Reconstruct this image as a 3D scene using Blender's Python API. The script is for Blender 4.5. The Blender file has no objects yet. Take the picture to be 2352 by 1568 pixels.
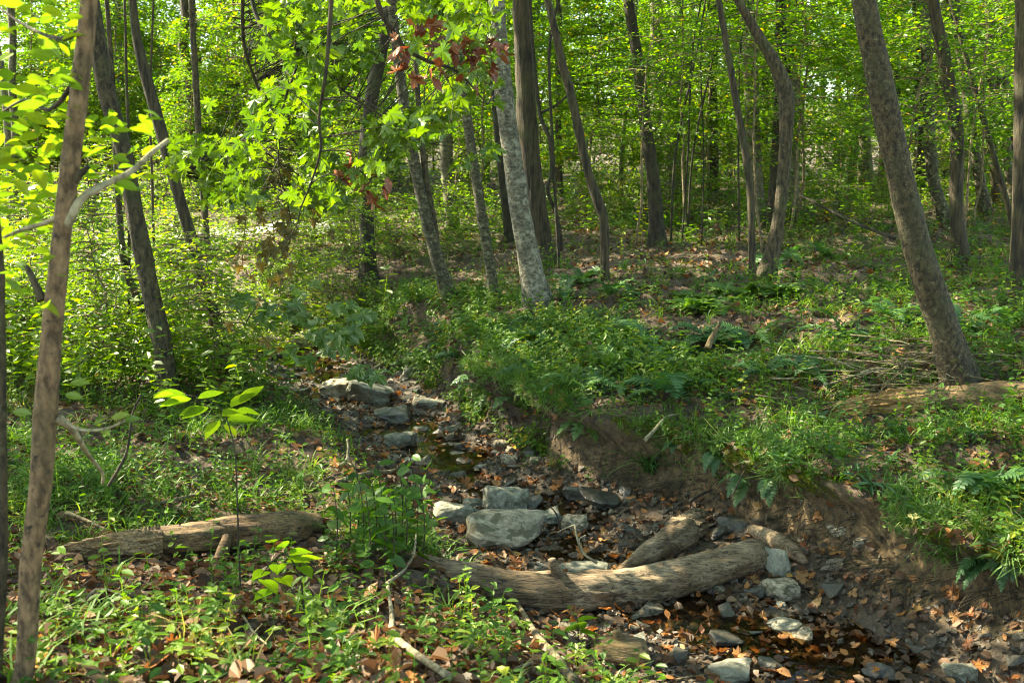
import bpy, bmesh, math
import numpy as np
from mathutils import Vector, Matrix

sc = bpy.context.scene
# ------------------------------------------------------------------ camera
PITCH = math.radians(9.7)
CAM = np.array([0.0, 0.0, 2.5])
cam_d = bpy.data.cameras.new('camera')
cam_d.sensor_width = 36.0
cam_d.lens = 35.0
cam_d.clip_end = 500.0
cam_d.clip_start = 0.05
cam_d.dof.use_dof = True
cam_d.dof.focus_distance = 7.5
cam_d.dof.aperture_fstop = 4.0
cam = bpy.data.objects.new('camera', cam_d)
sc.collection.objects.link(cam)
cam.location = CAM
cam.rotation_euler = (math.pi / 2 - PITCH, 0, 0)
sc.camera = cam
# ------------------------------------------------------------------ sky, sun, exposure
SUN = np.array([-0.66, 0.26, 0.70]); SUN = SUN / np.linalg.norm(SUN)
SUN_EL = math.asin(SUN[2]); SUN_AZ = math.atan2(SUN[0], SUN[1])
world = bpy.data.worlds.new('World'); sc.world = world; world.use_nodes = True
wn = world.node_tree.nodes; wl = world.node_tree.links
sky = wn.new('ShaderNodeTexSky'); sky.sky_type = 'NISHITA'; sky.sun_disc = False
sky.sun_elevation = SUN_EL; sky.sun_rotation = SUN_AZ
wl.new(sky.outputs[0], wn['Background'].inputs[0]); wn['Background'].inputs[1].default_value = 0.135
sun_d = bpy.data.lights.new('sun', 'SUN'); sun_d.energy = 5.0; sun_d.angle = math.radians(0.55); sun_d.color = (1.0, 0.94, 0.82)
sun = bpy.data.objects.new('sun', sun_d); sc.collection.objects.link(sun)
sun.rotation_euler = Vector(SUN).to_track_quat('Z', 'Y').to_euler()
sun.location = (-12, 5, 20)
sc.view_settings.view_transform = 'Standard'; sc.view_settings.look = 'None'
sc.view_settings.gamma = 1.0; sc.view_settings.use_curve_mapping = False
sc.view_settings.exposure = 2.6
try:
    sc.view_settings.use_white_balance = True; sc.view_settings.white_balance_temperature = 7500; sc.view_settings.white_balance_tint = 5
except Exception:
    pass
cy = sc.cycles
cy.use_denoising = True
cy.pixel_filter_type = 'BLACKMAN_HARRIS'; cy.filter_width = 1.1
try:
    cy.denoiser = 'OPENIMAGEDENOISE'; cy.denoising_prefilter = 'ACCURATE'
except Exception:
    pass
cy.max_bounces = 6; cy.diffuse_bounces = 4; cy.glossy_bounces = 2; cy.transmission_bounces = 4; cy.transparent_max_bounces = 6
cy.caustics_reflective = False; cy.caustics_refractive = False
cy.sample_clamp_indirect = 4.0
cy.use_adaptive_sampling = True; cy.adaptive_threshold = 0.02

# ------------------------------------------------------------------ helpers
rng = np.random.default_rng(7)
C = sc.collection
FPX = 2286.0      # focal length in the pixel units the layout lists use (frame 2352 x 1568)


def ray(px, py):
    u = (px - 1176) / FPX; v = (784 - py) / FPX
    return np.array([u, math.cos(PITCH) + v * math.sin(PITCH), -math.sin(PITCH) + v * math.cos(PITCH)])


def at(px, py, Y):
    r = ray(px, py)
    return CAM + r * (Y / r[1])


_perm = np.random.default_rng(3).integers(0, 1 << 30, 4096)


def _h(ix, iy, iz):
    k = (ix * 73856093) ^ (iy * 19349663) ^ (iz * 83492791)
    k = _perm[k & 4095] ^ (k >> 3)
    return (_perm[k & 4095] & 0xFFFFF) / float(0xFFFFF)


def noise(x, y, z=0.0, f=1.0):
    x = np.asarray(x, float) * f + 100.0; y = np.asarray(y, float) * f + 100.0; z = np.asarray(z, float) * f + 100.0 + 0 * x
    ix = np.floor(x).astype(np.int64); iy = np.floor(y).astype(np.int64); iz = np.floor(z).astype(np.int64)
    fx = x - ix; fy = y - iy; fz = z - iz
    fx = fx * fx * (3 - 2 * fx); fy = fy * fy * (3 - 2 * fy); fz = fz * fz * (3 - 2 * fz)
    r = 0
    for a in (0, 1):
        for b in (0, 1):
            for c in (0, 1):
                r = r + _h(ix + a, iy + b, iz + c) * (fx if a else 1 - fx) * (fy if b else 1 - fy) * (fz if c else 1 - fz)
    return r * 2 - 1


def fbm(x, y, z=0.0, f=1.0, o=3):
    r = 0; a = 1.0
    for i in range(o):
        r = r + a * noise(x, y, z, f); f *= 2.03; a *= 0.5
    return r


def sstep(a, b, x):
    t = np.clip((x - a) / (b - a), 0, 1)
    return t * t * (3 - 2 * t)


def mesh(name, V, F, mat=None, smooth=True, attrs=None):
    """V (n,3); F array (m,k) or list of such arrays"""
    if not isinstance(F, (list, tuple)):
        F = [F]
    F = [np.asarray(f, np.int32) for f in F if len(f)]
    V = np.asarray(V, np.float32)
    me = bpy.data.meshes.new(name)
    me.vertices.add(len(V)); me.vertices.foreach_set('co', V.ravel())
    nl = sum(f.size for f in F); npoly = sum(len(f) for f in F)
    me.loops.add(nl); me.loops.foreach_set('vertex_index', np.concatenate([f.ravel() for f in F]))
    me.polygons.add(npoly)
    tot = np.concatenate([np.full(len(f), f.shape[1], np.int32) for f in F])
    st = np.concatenate([[0], np.cumsum(tot)[:-1]]).astype(np.int32)
    me.polygons.foreach_set('loop_start', st)
    try:
        me.polygons.foreach_set('loop_total', tot)
    except Exception:
        pass
    me.polygons.foreach_set('use_smooth', np.full(npoly, bool(smooth)))
    if attrs:
        for k, a in attrs.items():
            a = np.asarray(a, np.float32)
            if a.ndim == 2:
                at_ = me.attributes.new(k, 'FLOAT_COLOR', 'POINT')
                at_.data.foreach_set('color', np.concatenate([a, np.ones((len(a), 1), np.float32)], 1).ravel())
            else:
                at_ = me.attributes.new(k, 'FLOAT', 'POINT'); at_.data.foreach_set('value', a)
    if mat:
        me.materials.append(mat)
    me.update(calc_edges=True)
    return me


def link(name, me, parent=None, loc=None):
    o = bpy.data.objects.new(name, me); C.objects.link(o)
    if parent is not None:
        o.parent = parent
    if loc is not None:
        o.location = loc
    return o


def tag(o, label, cat, group=None, kind=None):
    o['label'] = label; o['category'] = cat
    if group: o['group'] = group
    if kind: o['kind'] = kind
    return o


def thing(name, label, cat, loc=(0, 0, 0), group=None):
    o = bpy.data.objects.new(name, None); C.objects.link(o); o.location = [float(c) for c in loc]
    o.empty_display_size = 0.1
    return tag(o, label, cat, group)


def copy_tree(o, parent=None):
    c = o.copy(); C.objects.link(c); c.parent = parent
    for ch in o.children:
        copy_tree(ch, c)
    return c


def catmull(P, n):
    P = np.asarray(P, float)
    m = len(P)
    if m == 2:
        t = np.linspace(0, 1, n)[:, None]
        return P[0] * (1 - t) + P[1] * t
    Q = np.vstack([2 * P[0] - P[1], P, 2 * P[-1] - P[-2]])
    seg = np.linalg.norm(np.diff(P[:, :3], axis=0), axis=1); cum = np.concatenate([[0], np.cumsum(seg)]); cum /= cum[-1]
    ts = np.linspace(0, 1, n); idx = np.clip(np.searchsorted(cum, ts, side='right') - 1, 0, m - 2)
    u = ((ts - cum[idx]) / np.maximum(cum[idx + 1] - cum[idx], 1e-9))[:, None]
    p0, p1, p2, p3 = Q[idx], Q[idx + 1], Q[idx + 2], Q[idx + 3]
    return 0.5 * (2 * p1 + (p2 - p0) * u + (2 * p0 - 5 * p1 + 4 * p2 - p3) * u * u + (3 * p1 - p0 - 3 * p2 + p3) * u ** 3)


def tube(P, R, seg=8, amp=0.0, fu=3.0, fv=4.0, seed=0.0, ridge=0.0, nr=9, cap=True, lob=None):
    """tube along points P with radii R; relief from noise"""
    P = np.asarray(P, float); n = len(P); R = np.broadcast_to(np.asarray(R, float), (n,)).copy()
    T = np.gradient(P, axis=0); T /= np.linalg.norm(T, axis=1)[:, None] + 1e-12
    a = np.array([1.0, 0, 0]) if abs(T[0][0]) < 0.8 else np.array([0, 1.0, 0])
    N = np.cross(T[0], a); N /= np.linalg.norm(N)
    Ns = [N]
    for i in range(1, n):
        N = Ns[-1] - T[i] * np.dot(Ns[-1], T[i]); N /= np.linalg.norm(N) + 1e-12; Ns.append(N)
    Ns = np.array(Ns); Bs = np.cross(T, Ns)
    th = np.linspace(0, 2 * math.pi, seg, endpoint=False)
    L = np.concatenate([[0], np.cumsum(np.linalg.norm(np.diff(P, axis=0), axis=1))])
    ct, st = np.cos(th), np.sin(th)
    rr = np.ones((n, seg))
    if amp:
        rr += amp * fbm(ct[None] * fu * 0.5 + seed, st[None] * fu * 0.5 + 0 * L[:, None], L[:, None] * fv, 1.0, 3)
        if seg >= 14: rr += amp * .7 * fbm(ct[None] * 5 + seed, st[None] * 5 + 0 * L[:, None], L[:, None] * 11, 1.0, 2)
    if ridge:
        ph = 1.2 * noise(ct[None] * 1.5 + seed + 9, st[None] * 1.5, L[:, None] * fv * 0.8)
        rr += ridge * np.abs(np.sin(th[None] * nr * 0.5 + ph * 2)) - ridge * 0.5
    if lob is not None:
        k_ = 4 + int(seed) % 3
        rr += np.asarray(lob)[:, None] * (.35 + .65 * np.abs(np.sin(th[None] * k_ * .5 + seed)))
    V = P[:, None] + (R[:, None] * rr)[..., None] * (ct[None, :, None] * Ns[:, None] + st[None, :, None] * Bs[:, None])
    V = V.reshape(-1, 3)
    i = np.arange(n - 1)[:, None] * seg; j = np.arange(seg)[None]; k = (j + 1) % seg
    F = np.stack([i + j, i + k, i + seg + k, i + seg + j], -1).reshape(-1, 4)
    Fs = [F]
    if cap:
        V = np.vstack([V, P[0], P[-1]]); b = n * seg
        jj = np.arange(seg); kk = (jj + 1) % seg
        Fs.append(np.stack([kk, jj, np.full(seg, b)], 1))
        Fs.append(np.stack([(n - 1) * seg + jj, (n - 1) * seg + kk, np.full(seg, b + 1)], 1))
    return V, Fs


class Acc:
    """collects pieces of geometry into one mesh"""
    def __init__(s): s.V = []; s.F = {}; s.n = 0; s.a = []
    def add(s, V, F, v=0.5):
        if not isinstance(F, (list, tuple)): F = [F]
        for f in F:
            f = np.asarray(f)
            s.F.setdefault(f.shape[1], []).append(f + s.n)
        s.V.append(V); s.n += len(V); s.a.append(np.broadcast_to(np.asarray(v, float), (len(V),)))
    def mesh(s, name, mat, smooth=True):
        return mesh(name, np.vstack(s.V), [np.vstack(f) for f in s.F.values()], mat, smooth, {'v': np.concatenate(s.a)})


def frames(nrm, d):
    """rotation matrices with columns x=d (leaf axis), y=side, z=normal"""
    nrm = nrm / (np.linalg.norm(nrm, axis=1)[:, None] + 1e-9)
    d = d - nrm * np.sum(d * nrm, 1)[:, None]
    d = d / (np.linalg.norm(d, axis=1)[:, None] + 1e-9)
    s = np.cross(nrm, d)
    return np.stack([d, s, nrm], -1)


def scatter(tpl, pos, M, scale, v):
    """copies template (V,F) to every pos with matrix M and scale; returns V,F,attr"""
    V, F = tpl
    n = len(pos); k = len(V)
    s = np.asarray(scale, float)
    if s.ndim == 1: s = np.repeat(s[:, None], 3, 1)
    W = np.einsum('nij,nkj->nki', M, V[None] * s[:, None]) + pos[:, None]
    F = np.asarray(F)
    FF = (F[None] + (np.arange(n) * k)[:, None, None]).reshape(-1, F.shape[1])
    return W.reshape(-1, 3), FF, np.repeat(v, k)


def rand_dir(n, r=rng):
    a = r.uniform(0, 2 * math.pi, n)
    return np.stack([np.cos(a), np.sin(a), 0 * a], 1)


# ------------------------------------------------------------------ leaf templates (x = axis, unit length)
def fan(outline, cup=0.0, droop=0.0, fold=0.0, mid=0.45):
    O = np.array(outline, float)
    V = np.vstack([[mid, 0.0], O])
    z = cup * (V[:, 0] - mid) ** 2 * -1 - droop * V[:, 0] ** 2 + fold * np.abs(V[:, 1])
    V = np.column_stack([V, z]); n = len(O)
    F = np.array([[0, 1 + i, 1 + (i + 1) % n] for i in range(n)])
    return V, F


def mirror(h):
    h = list(h)
    return h + [(x, -y) for x, y in reversed(h) if abs(y) > 1e-6]


LEAF2 = (np.array([[0, 0, 0], [.5, .3, .05], [1, 0, -.06], [.5, -.3, .05]]), np.array([[0, 2, 1], [0, 3, 2]]))
LEAF4 = (np.array([[0, 0, 0], [.3, .24, .05], [.7, .2, .03], [1, 0, -.1], [.7, -.2, .03], [.3, -.24, .05]]),
         np.array([[0, 3, 2, 1], [0, 5, 4, 3]]))
GRASSLEAF = (np.array([[0, 0, 0], [.45, .07, .0], [1, 0, -.18], [.45, -.07, .0]]), np.array([[0, 2, 1], [0, 3, 2]]))
ELL = [(0, 0), (.12, .13), (.3, .24), (.5, .27), (.7, .21), (.86, .1), (1, 0)]
HEART = [(.06, 0), (0, .1), (.03, .26), (.18, .37), (.4, .37), (.62, .26), (.82, .1), (1, 0)]
MAPLE = [(0, 0), (.0, .12), (-.1, .22), (.02, .3), (.0, .52), (.16, .42), (.22, .36), (.27, .52), (.36, .66), (.42, .5), (.5, .55),
         (.5, .4), (.44, .2), (.6, .22), (.72, .3), (.74, .17), (.86, .12), (1, 0)]
MAPLES = [fan(mirror(MAPLE), 0.1, 0.18 + .1 * i, [.12, -.1, .22, .02][i], .3) for i in range(4)]
_r = np.random.default_rng(1)
for _V, _F in MAPLES:
    _V[:, 2] += _r.normal(0, .05, len(_V)) + .12 * np.sin(_V[:, 1] * 5 + _r.uniform(0, 6)) * _V[:, 0]
ELLS = [fan(mirror(ELL), 0.0, [.05, .2, .3][i], [.25, .12, .3][i], .5) for i in range(3)]
HEARTS = [fan(mirror(HEART), 0, [.1, .25][i], [.2, .1][i], .35) for i in range(2)]


def curled(h, seed):
    V, F = fan(mirror(h), 0, 0, 0, .35)
    r = np.random.default_rng(seed)
    V = V.copy()
    V[:, 2] = r.uniform(.2, .9) * (V[:, 1] ** 2) + r.uniform(-.1, .6) * (V[:, 0] - .4) ** 2 + r.uniform(-.05, .05, len(V)) + .02
    return V, F


CURLED = [curled(MAPLE if i % 2 == 0 else ELL, i) for i in range(8)]
def curl4(seed):
    r = np.random.default_rng(seed); V = LEAF4[0].copy(); V[:, 1] *= r.uniform(1.0, 1.6)
    V[:, 2] = r.uniform(.3, 1.2) * np.abs(V[:, 1]) + r.uniform(-.08, .08, 6) + r.uniform(0, .3) * (V[:, 0] - .5) ** 2
    return V, LEAF4[1]
CURL4 = [curl4(i + 40) for i in range(6)]


# ------------------------------------------------------------------ materials
def newmat(name):
    m = bpy.data.materials.new(name); m.use_nodes = True
    nt = m.node_tree; nt.nodes.clear()
    return m, nt, nt.nodes, nt.links


def N(nodes, t, **kw):
    n = nodes.new(t)
    for k, v in kw.items():
        if k in n.inputs: n.inputs[k].default_value = v
        else: setattr(n, k, v)
    return n


def ramp(nodes, stops):
    r = nodes.new('ShaderNodeValToRGB'); e = r.color_ramp.elements
    while len(e) > 1: e.remove(e[-1])
    e[0].position = stops[0][0]; e[0].color = (*stops[0][1], 1)
    for p, c in stops[1:]:
        k = e.new(p); k.color = (*c, 1)
    return r


def leafmat(name, stops, trans=(1.6, 1.9, .5), tf=0.45, gloss=0.03, rough=.42):
    m, nt, nd, lk = newmat(name)
    a = N(nd, 'ShaderNodeAttribute', attribute_name='v')
    oi = N(nd, 'ShaderNodeObjectInfo')
    ad = N(nd, 'ShaderNodeMath', operation='MULTIPLY_ADD'); ad.inputs[1].default_value = 0.24; lk.new(oi.outputs['Random'], ad.inputs[0])
    lk.new(a.outputs['Fac'], ad.inputs[2])
    sub = N(nd, 'ShaderNodeMath', operation='SUBTRACT'); lk.new(ad.outputs[0], sub.inputs[0]); sub.inputs[1].default_value = .12
    r = ramp(nd, stops); lk.new(sub.outputs[0], r.inputs[0])
    mul = N(nd, 'ShaderNodeMix', data_type='RGBA', blend_type='MULTIPLY'); mul.inputs[0].default_value = 1
    lk.new(r.outputs[0], mul.inputs[6]); mul.inputs[7].default_value = (*trans, 1)
    d = N(nd, 'ShaderNodeBsdfDiffuse'); t = N(nd, 'ShaderNodeBsdfTranslucent'); g = N(nd, 'ShaderNodeBsdfGlossy'); g.inputs['Roughness'].default_value = rough
    g.inputs[0].default_value = (.95, .97, .9, 1)
    lk.new(r.outputs[0], d.inputs[0]); lk.new(mul.outputs[2], t.inputs[0])
    m1 = N(nd, 'ShaderNodeMixShader'); m1.inputs[0].default_value = tf; lk.new(d.outputs[0], m1.inputs[1]); lk.new(t.outputs[0], m1.inputs[2])
    m2 = N(nd, 'ShaderNodeMixShader'); m2.inputs[0].default_value = gloss; lk.new(m1.outputs[0], m2.inputs[1]); lk.new(g.outputs[0], m2.inputs[2])
    o = N(nd, 'ShaderNodeOutputMaterial'); lk.new(m2.outputs[0], o.inputs[0])
    return m


GREENS = [(0, (.035, .075, .012)), (.4, (.06, .125, .018)), (.75, (.09, .165, .02)), (1, (.15, .19, .025))]
M_canopy = leafmat('canopy_leaf', GREENS, (2.0, 2.1, .55), .5, .03)
M_under = leafmat('understory_leaf', [(0, (.032, .082, .013)), (.45, (.058, .13, .014)), (.8, (.095, .175, .014)), (.96, (.17, .2, .014)), (1, (.3, .2, .02))], (2.7, 2.6, .5), .52, .035)
M_clear = leafmat('clearing_leaf', [(0, (.05, .1, .014)), (.45, (.085, .155, .015)), (.8, (.13, .2, .016)), (1, (.2, .22, .02))], (2.5, 2.5, .5), .55, .04)
M_maple = leafmat('maple_leaf', [(0, (.055, .115, .01)), (.5, (.1, .17, .01)), (1, (.13, .19, .012))], (1.5, 1.6, .6), .46, .05)
M_sap = leafmat('sapling_leaf', [(0, (.08, .15, .02)), (.5, (.12, .2, .02)), (1, (.2, .23, .02))], (2.0, 2.1, .6), .5, .04)
M_herb = leafmat('herb_leaf', [(0, (.03, .075, .014)), (.35, (.05, .115, .016)), (.7, (.085, .155, .018)), (.93, (.14, .185, .02)), (1, (.35, .3, .03))], (1.9, 2.0, .45), .4, .016)
M_grass = leafmat('grass_blade', [(0, (.045, .1, .02)), (.5, (.075, .15, .025)), (.9, (.12, .19, .03)), (1, (.3, .26, .1))], (1.8, 1.9, .45), .4, .016)
M_fern = leafmat('fern_frond', [(0, (.03, .085, .028)), (.6, (.05, .12, .035)), (1, (.085, .155, .035))], (1.6, 1.8, .6), .35, .035)
M_palefern = leafmat('pale_fern_frond', [(0, (.06, .135, .025)), (1, (.12, .2, .035))], (1.9, 1.9, .5), .45, .04)
M_litter = leafmat('dead_leaf', [(0, (.045, .026, .015)), (.35, (.1, .055, .03)), (.6, (.17, .095, .05)), (.8, (.21, .125, .066)), (.92, (.33, .14, .035)), (1, (.4, .17, .04))], (1.3, 1.0, .7), .22, .02, .5)
M_orange = leafmat('orange_dead_leaf', [(0, (.16, .055, .02)), (.3, (.26, .1, .03)), (.6, (.33, .135, .035)), (.85, (.3, .16, .06)), (1, (.38, .22, .05))], (1.3, 1.0, .6), .25, .025, .5)
M_wither = leafmat('withered_red_leaf', [(0, (.1, .028, .014)), (.6, (.2, .055, .022)), (1, (.26, .1, .035))], (1.1, .8, .6), .3, .04)
M_olive = leafmat('yellowing_leaf', [(0, (.06, .055, .014)), (.6, (.1, .08, .018)), (1, (.19, .12, .02))], (1.3, 1.2, .5), .3, .02)


def barkmat(name, dark, mid, pale, scale=14, zs=.35, thr=.5, pale_amt=.5, moss=.0, bump=.5, blotch=(.06, .075, .02)):
    m, nt, nd, lk = newmat(name)
    tc = N(nd, 'ShaderNodeTexCoord')
    mp = N(nd, 'ShaderNodeMapping'); mp.inputs['Scale'].default_value = (1, 1, zs); lk.new(tc.outputs['Object'], mp.inputs[0])
    n1 = N(nd, 'ShaderNodeTexNoise', Scale=scale, Detail=6.0, Roughness=.65); lk.new(mp.outputs[0], n1.inputs['Vector'])
    r1 = ramp(nd, [(.40, dark), (.52, mid), (.64, tuple(c * 1.5 for c in mid))]); lk.new(n1.outputs[0], r1.inputs[0])
    n2 = N(nd, 'ShaderNodeTexNoise', Scale=scale * .8, Detail=5.0, Roughness=.6); lk.new(tc.outputs['Object'], n2.inputs['Vector'])
    r2 = ramp(nd, [(thr, (0, 0, 0)), (thr + .09, (1, 1, 1))]); lk.new(n2.outputs[0], r2.inputs[0])
    mm = N(nd, 'ShaderNodeMath', operation='MULTIPLY'); lk.new(r2.outputs[0], mm.inputs[0]); mm.inputs[1].default_value = pale_amt
    mx = N(nd, 'ShaderNodeMix', data_type='RGBA'); lk.new(mm.outputs[0], mx.inputs[0]); lk.new(r1.outputs[0], mx.inputs[6]); mx.inputs[7].default_value = (*pale, 1)
    n3 = N(nd, 'ShaderNodeTexNoise', Scale=3.0, Detail=4.0); lk.new(tc.outputs['Object'], n3.inputs['Vector'])
    r3 = ramp(nd, [(.5, (0, 0, 0)), (.68, (1, 1, 1))]); lk.new(n3.outputs[0], r3.inputs[0])
    m3 = N(nd, 'ShaderNodeMath', operation='MULTIPLY'); lk.new(r3.outputs[0], m3.inputs[0]); m3.inputs[1].default_value = moss
    mx2 = N(nd, 'ShaderNodeMix', data_type='RGBA'); lk.new(m3.outputs[0], mx2.inputs[0]); lk.new(mx.outputs[2], mx2.inputs[6]); mx2.inputs[7].default_value = (*blotch, 1)
    p = N(nd, 'ShaderNodeBsdfPrincipled'); p.inputs['Roughness'].default_value = .9; lk.new(mx2.outputs[2], p.inputs['Base Color'])
    b = N(nd, 'ShaderNodeBump'); b.inputs['Strength'].default_value = bump; b.inputs['Distance'].default_value = .02; lk.new(n1.outputs[0], b.inputs['Height'])
    lk.new(b.outputs[0], p.inputs['Normal'])
    o = N(nd, 'ShaderNodeOutputMaterial'); lk.new(p.outputs[0], o.inputs[0])
    return m


BARK = {
    'mottled': barkmat('mottled_pale_bark', (0.0197, 0.0167, 0.0080), (0.0657, 0.0567, 0.0281), (0.1840, 0.1803, 0.1032), 20, 1.8, .53, .8, .5, 1.2, (.03, .028, .016)),
    'lean': barkmat('lichen_brown_bark', (0.0164, 0.0116, 0.0047), (0.0591, 0.0425, 0.0178), (0.1577, 0.1481, 0.0774), 34, .7, .585, .75, .6, 1.5, (.05, .05, .02)),
    'ash': barkmat('brown_grey_bark', (0.0131, 0.0096, 0.0042), (0.0559, 0.0412, 0.0187), (0.1249, 0.1095, 0.0563), 30, .35, .58, .5, .4, 1.4),
    'grey': barkmat('smooth_grey_bark', (0.0460, 0.0387, 0.0212), (0.0986, 0.0869, 0.0493), (0.1774, 0.1675, 0.1032), 9, 1.2, .52, .6, .2, .5),
    'brown': barkmat('furrowed_brown_bark', (0.0105, 0.0077, 0.0038), (0.0460, 0.0335, 0.0155), (0.0854, 0.0741, 0.0375), 26, .12, .6, .3, .3, 1.4),
    'dark': barkmat('dark_rough_bark', (0.0079, 0.0058, 0.0028), (0.0263, 0.0206, 0.0094), (0.0657, 0.0644, 0.0329), 24, .3, .6, .35, .35, 1.2),
    'tan': barkmat('tan_sapling_bark', (0.0631, 0.0371, 0.0155), (0.1712, 0.1060, 0.0501), (0.0144, 0.0106, 0.0058), 34, .45, .585, .95, .5, .9, (.055, .05, .018)),
    'dead': barkmat('weathered_wood', (0.0631, 0.0441, 0.0212), (0.1802, 0.1368, 0.0643), (0.3063, 0.2561, 0.1416), 18, .3, .5, .45, .08, .8),
    'rot': barkmat('rotten_wood', (0.0451, 0.0283, 0.0116), (0.1442, 0.0971, 0.0386), (0.2523, 0.1854, 0.0836), 24, .2, .5, .5, .35, 1.0),
    'gold': barkmat('split_golden_wood', (0.1442, 0.0795, 0.0193), (0.3604, 0.2296, 0.0643), (0.4505, 0.3355, 0.1287), 22, .3, .5, .5, .0, 1.0),
    'twig': barkmat('grey_brown_twig', (0.0451, 0.0318, 0.0155), (0.1261, 0.0927, 0.0451), (0.2343, 0.1943, 0.1029), 30, .5, .5, .5, .1, .6),
    'pale': barkmat('pale_bare_stick', (0.1171, 0.0927, 0.0482), (0.2253, 0.1854, 0.1029), (0.3604, 0.3179, 0.1930), 30, .5, .5, .6, .0, .6),
    'birch': barkmat('pale_lichen_bark', (.045, .042, .03), (.12, .106, .07), (.26, .25, .18), 20, 1.8, .5, .8, .5, 1.2, (.04, .038, .022)),
}


def woodmat(name, base, moss=0.0):
    """log along local x: long grain, cracks, darker stains scattered by noise only"""
    m, nt, nd, lk = newmat(name)
    tc = N(nd, 'ShaderNodeTexCoord')
    mp = N(nd, 'ShaderNodeMapping'); mp.inputs['Scale'].default_value = (.13, 1, 1); lk.new(tc.outputs['Object'], mp.inputs[0])
    n1 = N(nd, 'ShaderNodeTexNoise', Scale=46.0, Detail=8.0, Roughness=.7, Distortion=.9); lk.new(mp.outputs[0], n1.inputs['Vector'])
    b0 = np.array(base)
    r1 = ramp(nd, [(.38, tuple(b0 * .22)), (.46, tuple(b0 * .75)), (.56, tuple(b0)), (.66, tuple(b0 * 1.45))]); lk.new(n1.outputs[0], r1.inputs[0])
    n2 = N(nd, 'ShaderNodeTexNoise', Scale=4.0, Detail=5.0); lk.new(tc.outputs['Object'], n2.inputs['Vector'])
    r2 = ramp(nd, [(.42, (.42, .36, .26)), (.6, (1, 1, 1))]); lk.new(n2.outputs[0], r2.inputs[0])
    mul = N(nd, 'ShaderNodeMix', data_type='RGBA', blend_type='MULTIPLY'); mul.inputs[0].default_value = .9
    lk.new(r1.outputs[0], mul.inputs[6]); lk.new(r2.outputs[0], mul.inputs[7])
    mpc = N(nd, 'ShaderNodeMapping'); mpc.inputs['Scale'].default_value = (.05, 1, 1); lk.new(tc.outputs['Object'], mpc.inputs[0])
    nc = N(nd, 'ShaderNodeTexNoise', Scale=38.0, Detail=3.0, Distortion=.5); lk.new(mpc.outputs[0], nc.inputs['Vector'])
    rc = ramp(nd, [(.47, (1, 1, 1)), (.495, (.12, .1, .08)), (.505, (.12, .1, .08)), (.53, (1, 1, 1))]); lk.new(nc.outputs[0], rc.inputs[0])
    mc = N(nd, 'ShaderNodeMix', data_type='RGBA', blend_type='MULTIPLY'); mc.inputs[0].default_value = .85
    lk.new(mul.outputs[2], mc.inputs[6]); lk.new(rc.outputs[0], mc.inputs[7])
    nm = N(nd, 'ShaderNodeTexNoise', Scale=7.0, Detail=7.0, Roughness=.7); lk.new(tc.outputs['Object'], nm.inputs['Vector'])
    rm = ramp(nd, [(.5, (0, 0, 0)), (.6, (moss, moss, moss))]); lk.new(nm.outputs[0], rm.inputs[0])
    mm = N(nd, 'ShaderNodeMix', data_type='RGBA'); lk.new(rm.outputs[0], mm.inputs[0]); lk.new(mc.outputs[2], mm.inputs[6]); mm.inputs[7].default_value = (.055, .07, .015, 1)
    p = N(nd, 'ShaderNodeBsdfPrincipled'); p.inputs['Roughness'].default_value = .8; lk.new(mm.outputs[2], p.inputs['Base Color'])
    b = N(nd, 'ShaderNodeBump'); b.inputs['Strength'].default_value = 1.0; b.inputs['Distance'].default_value = .015; lk.new(n1.outputs[0], b.inputs['Height']); lk.new(b.outputs[0], p.inputs['Normal'])
    o = N(nd, 'ShaderNodeOutputMaterial'); lk.new(p.outputs[0], o.inputs[0])
    return m


M_log = woodmat('barkless_log', (.31, .22, .125), .12)
M_rotlog = woodmat('rotten_log_wood', (.27, .165, .068), .4)
M_goldrot = woodmat('split_rotten_wood', (.36, .24, .11))
M_goldlog = woodmat('broken_golden_wood', (.58, .36, .13))


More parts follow.
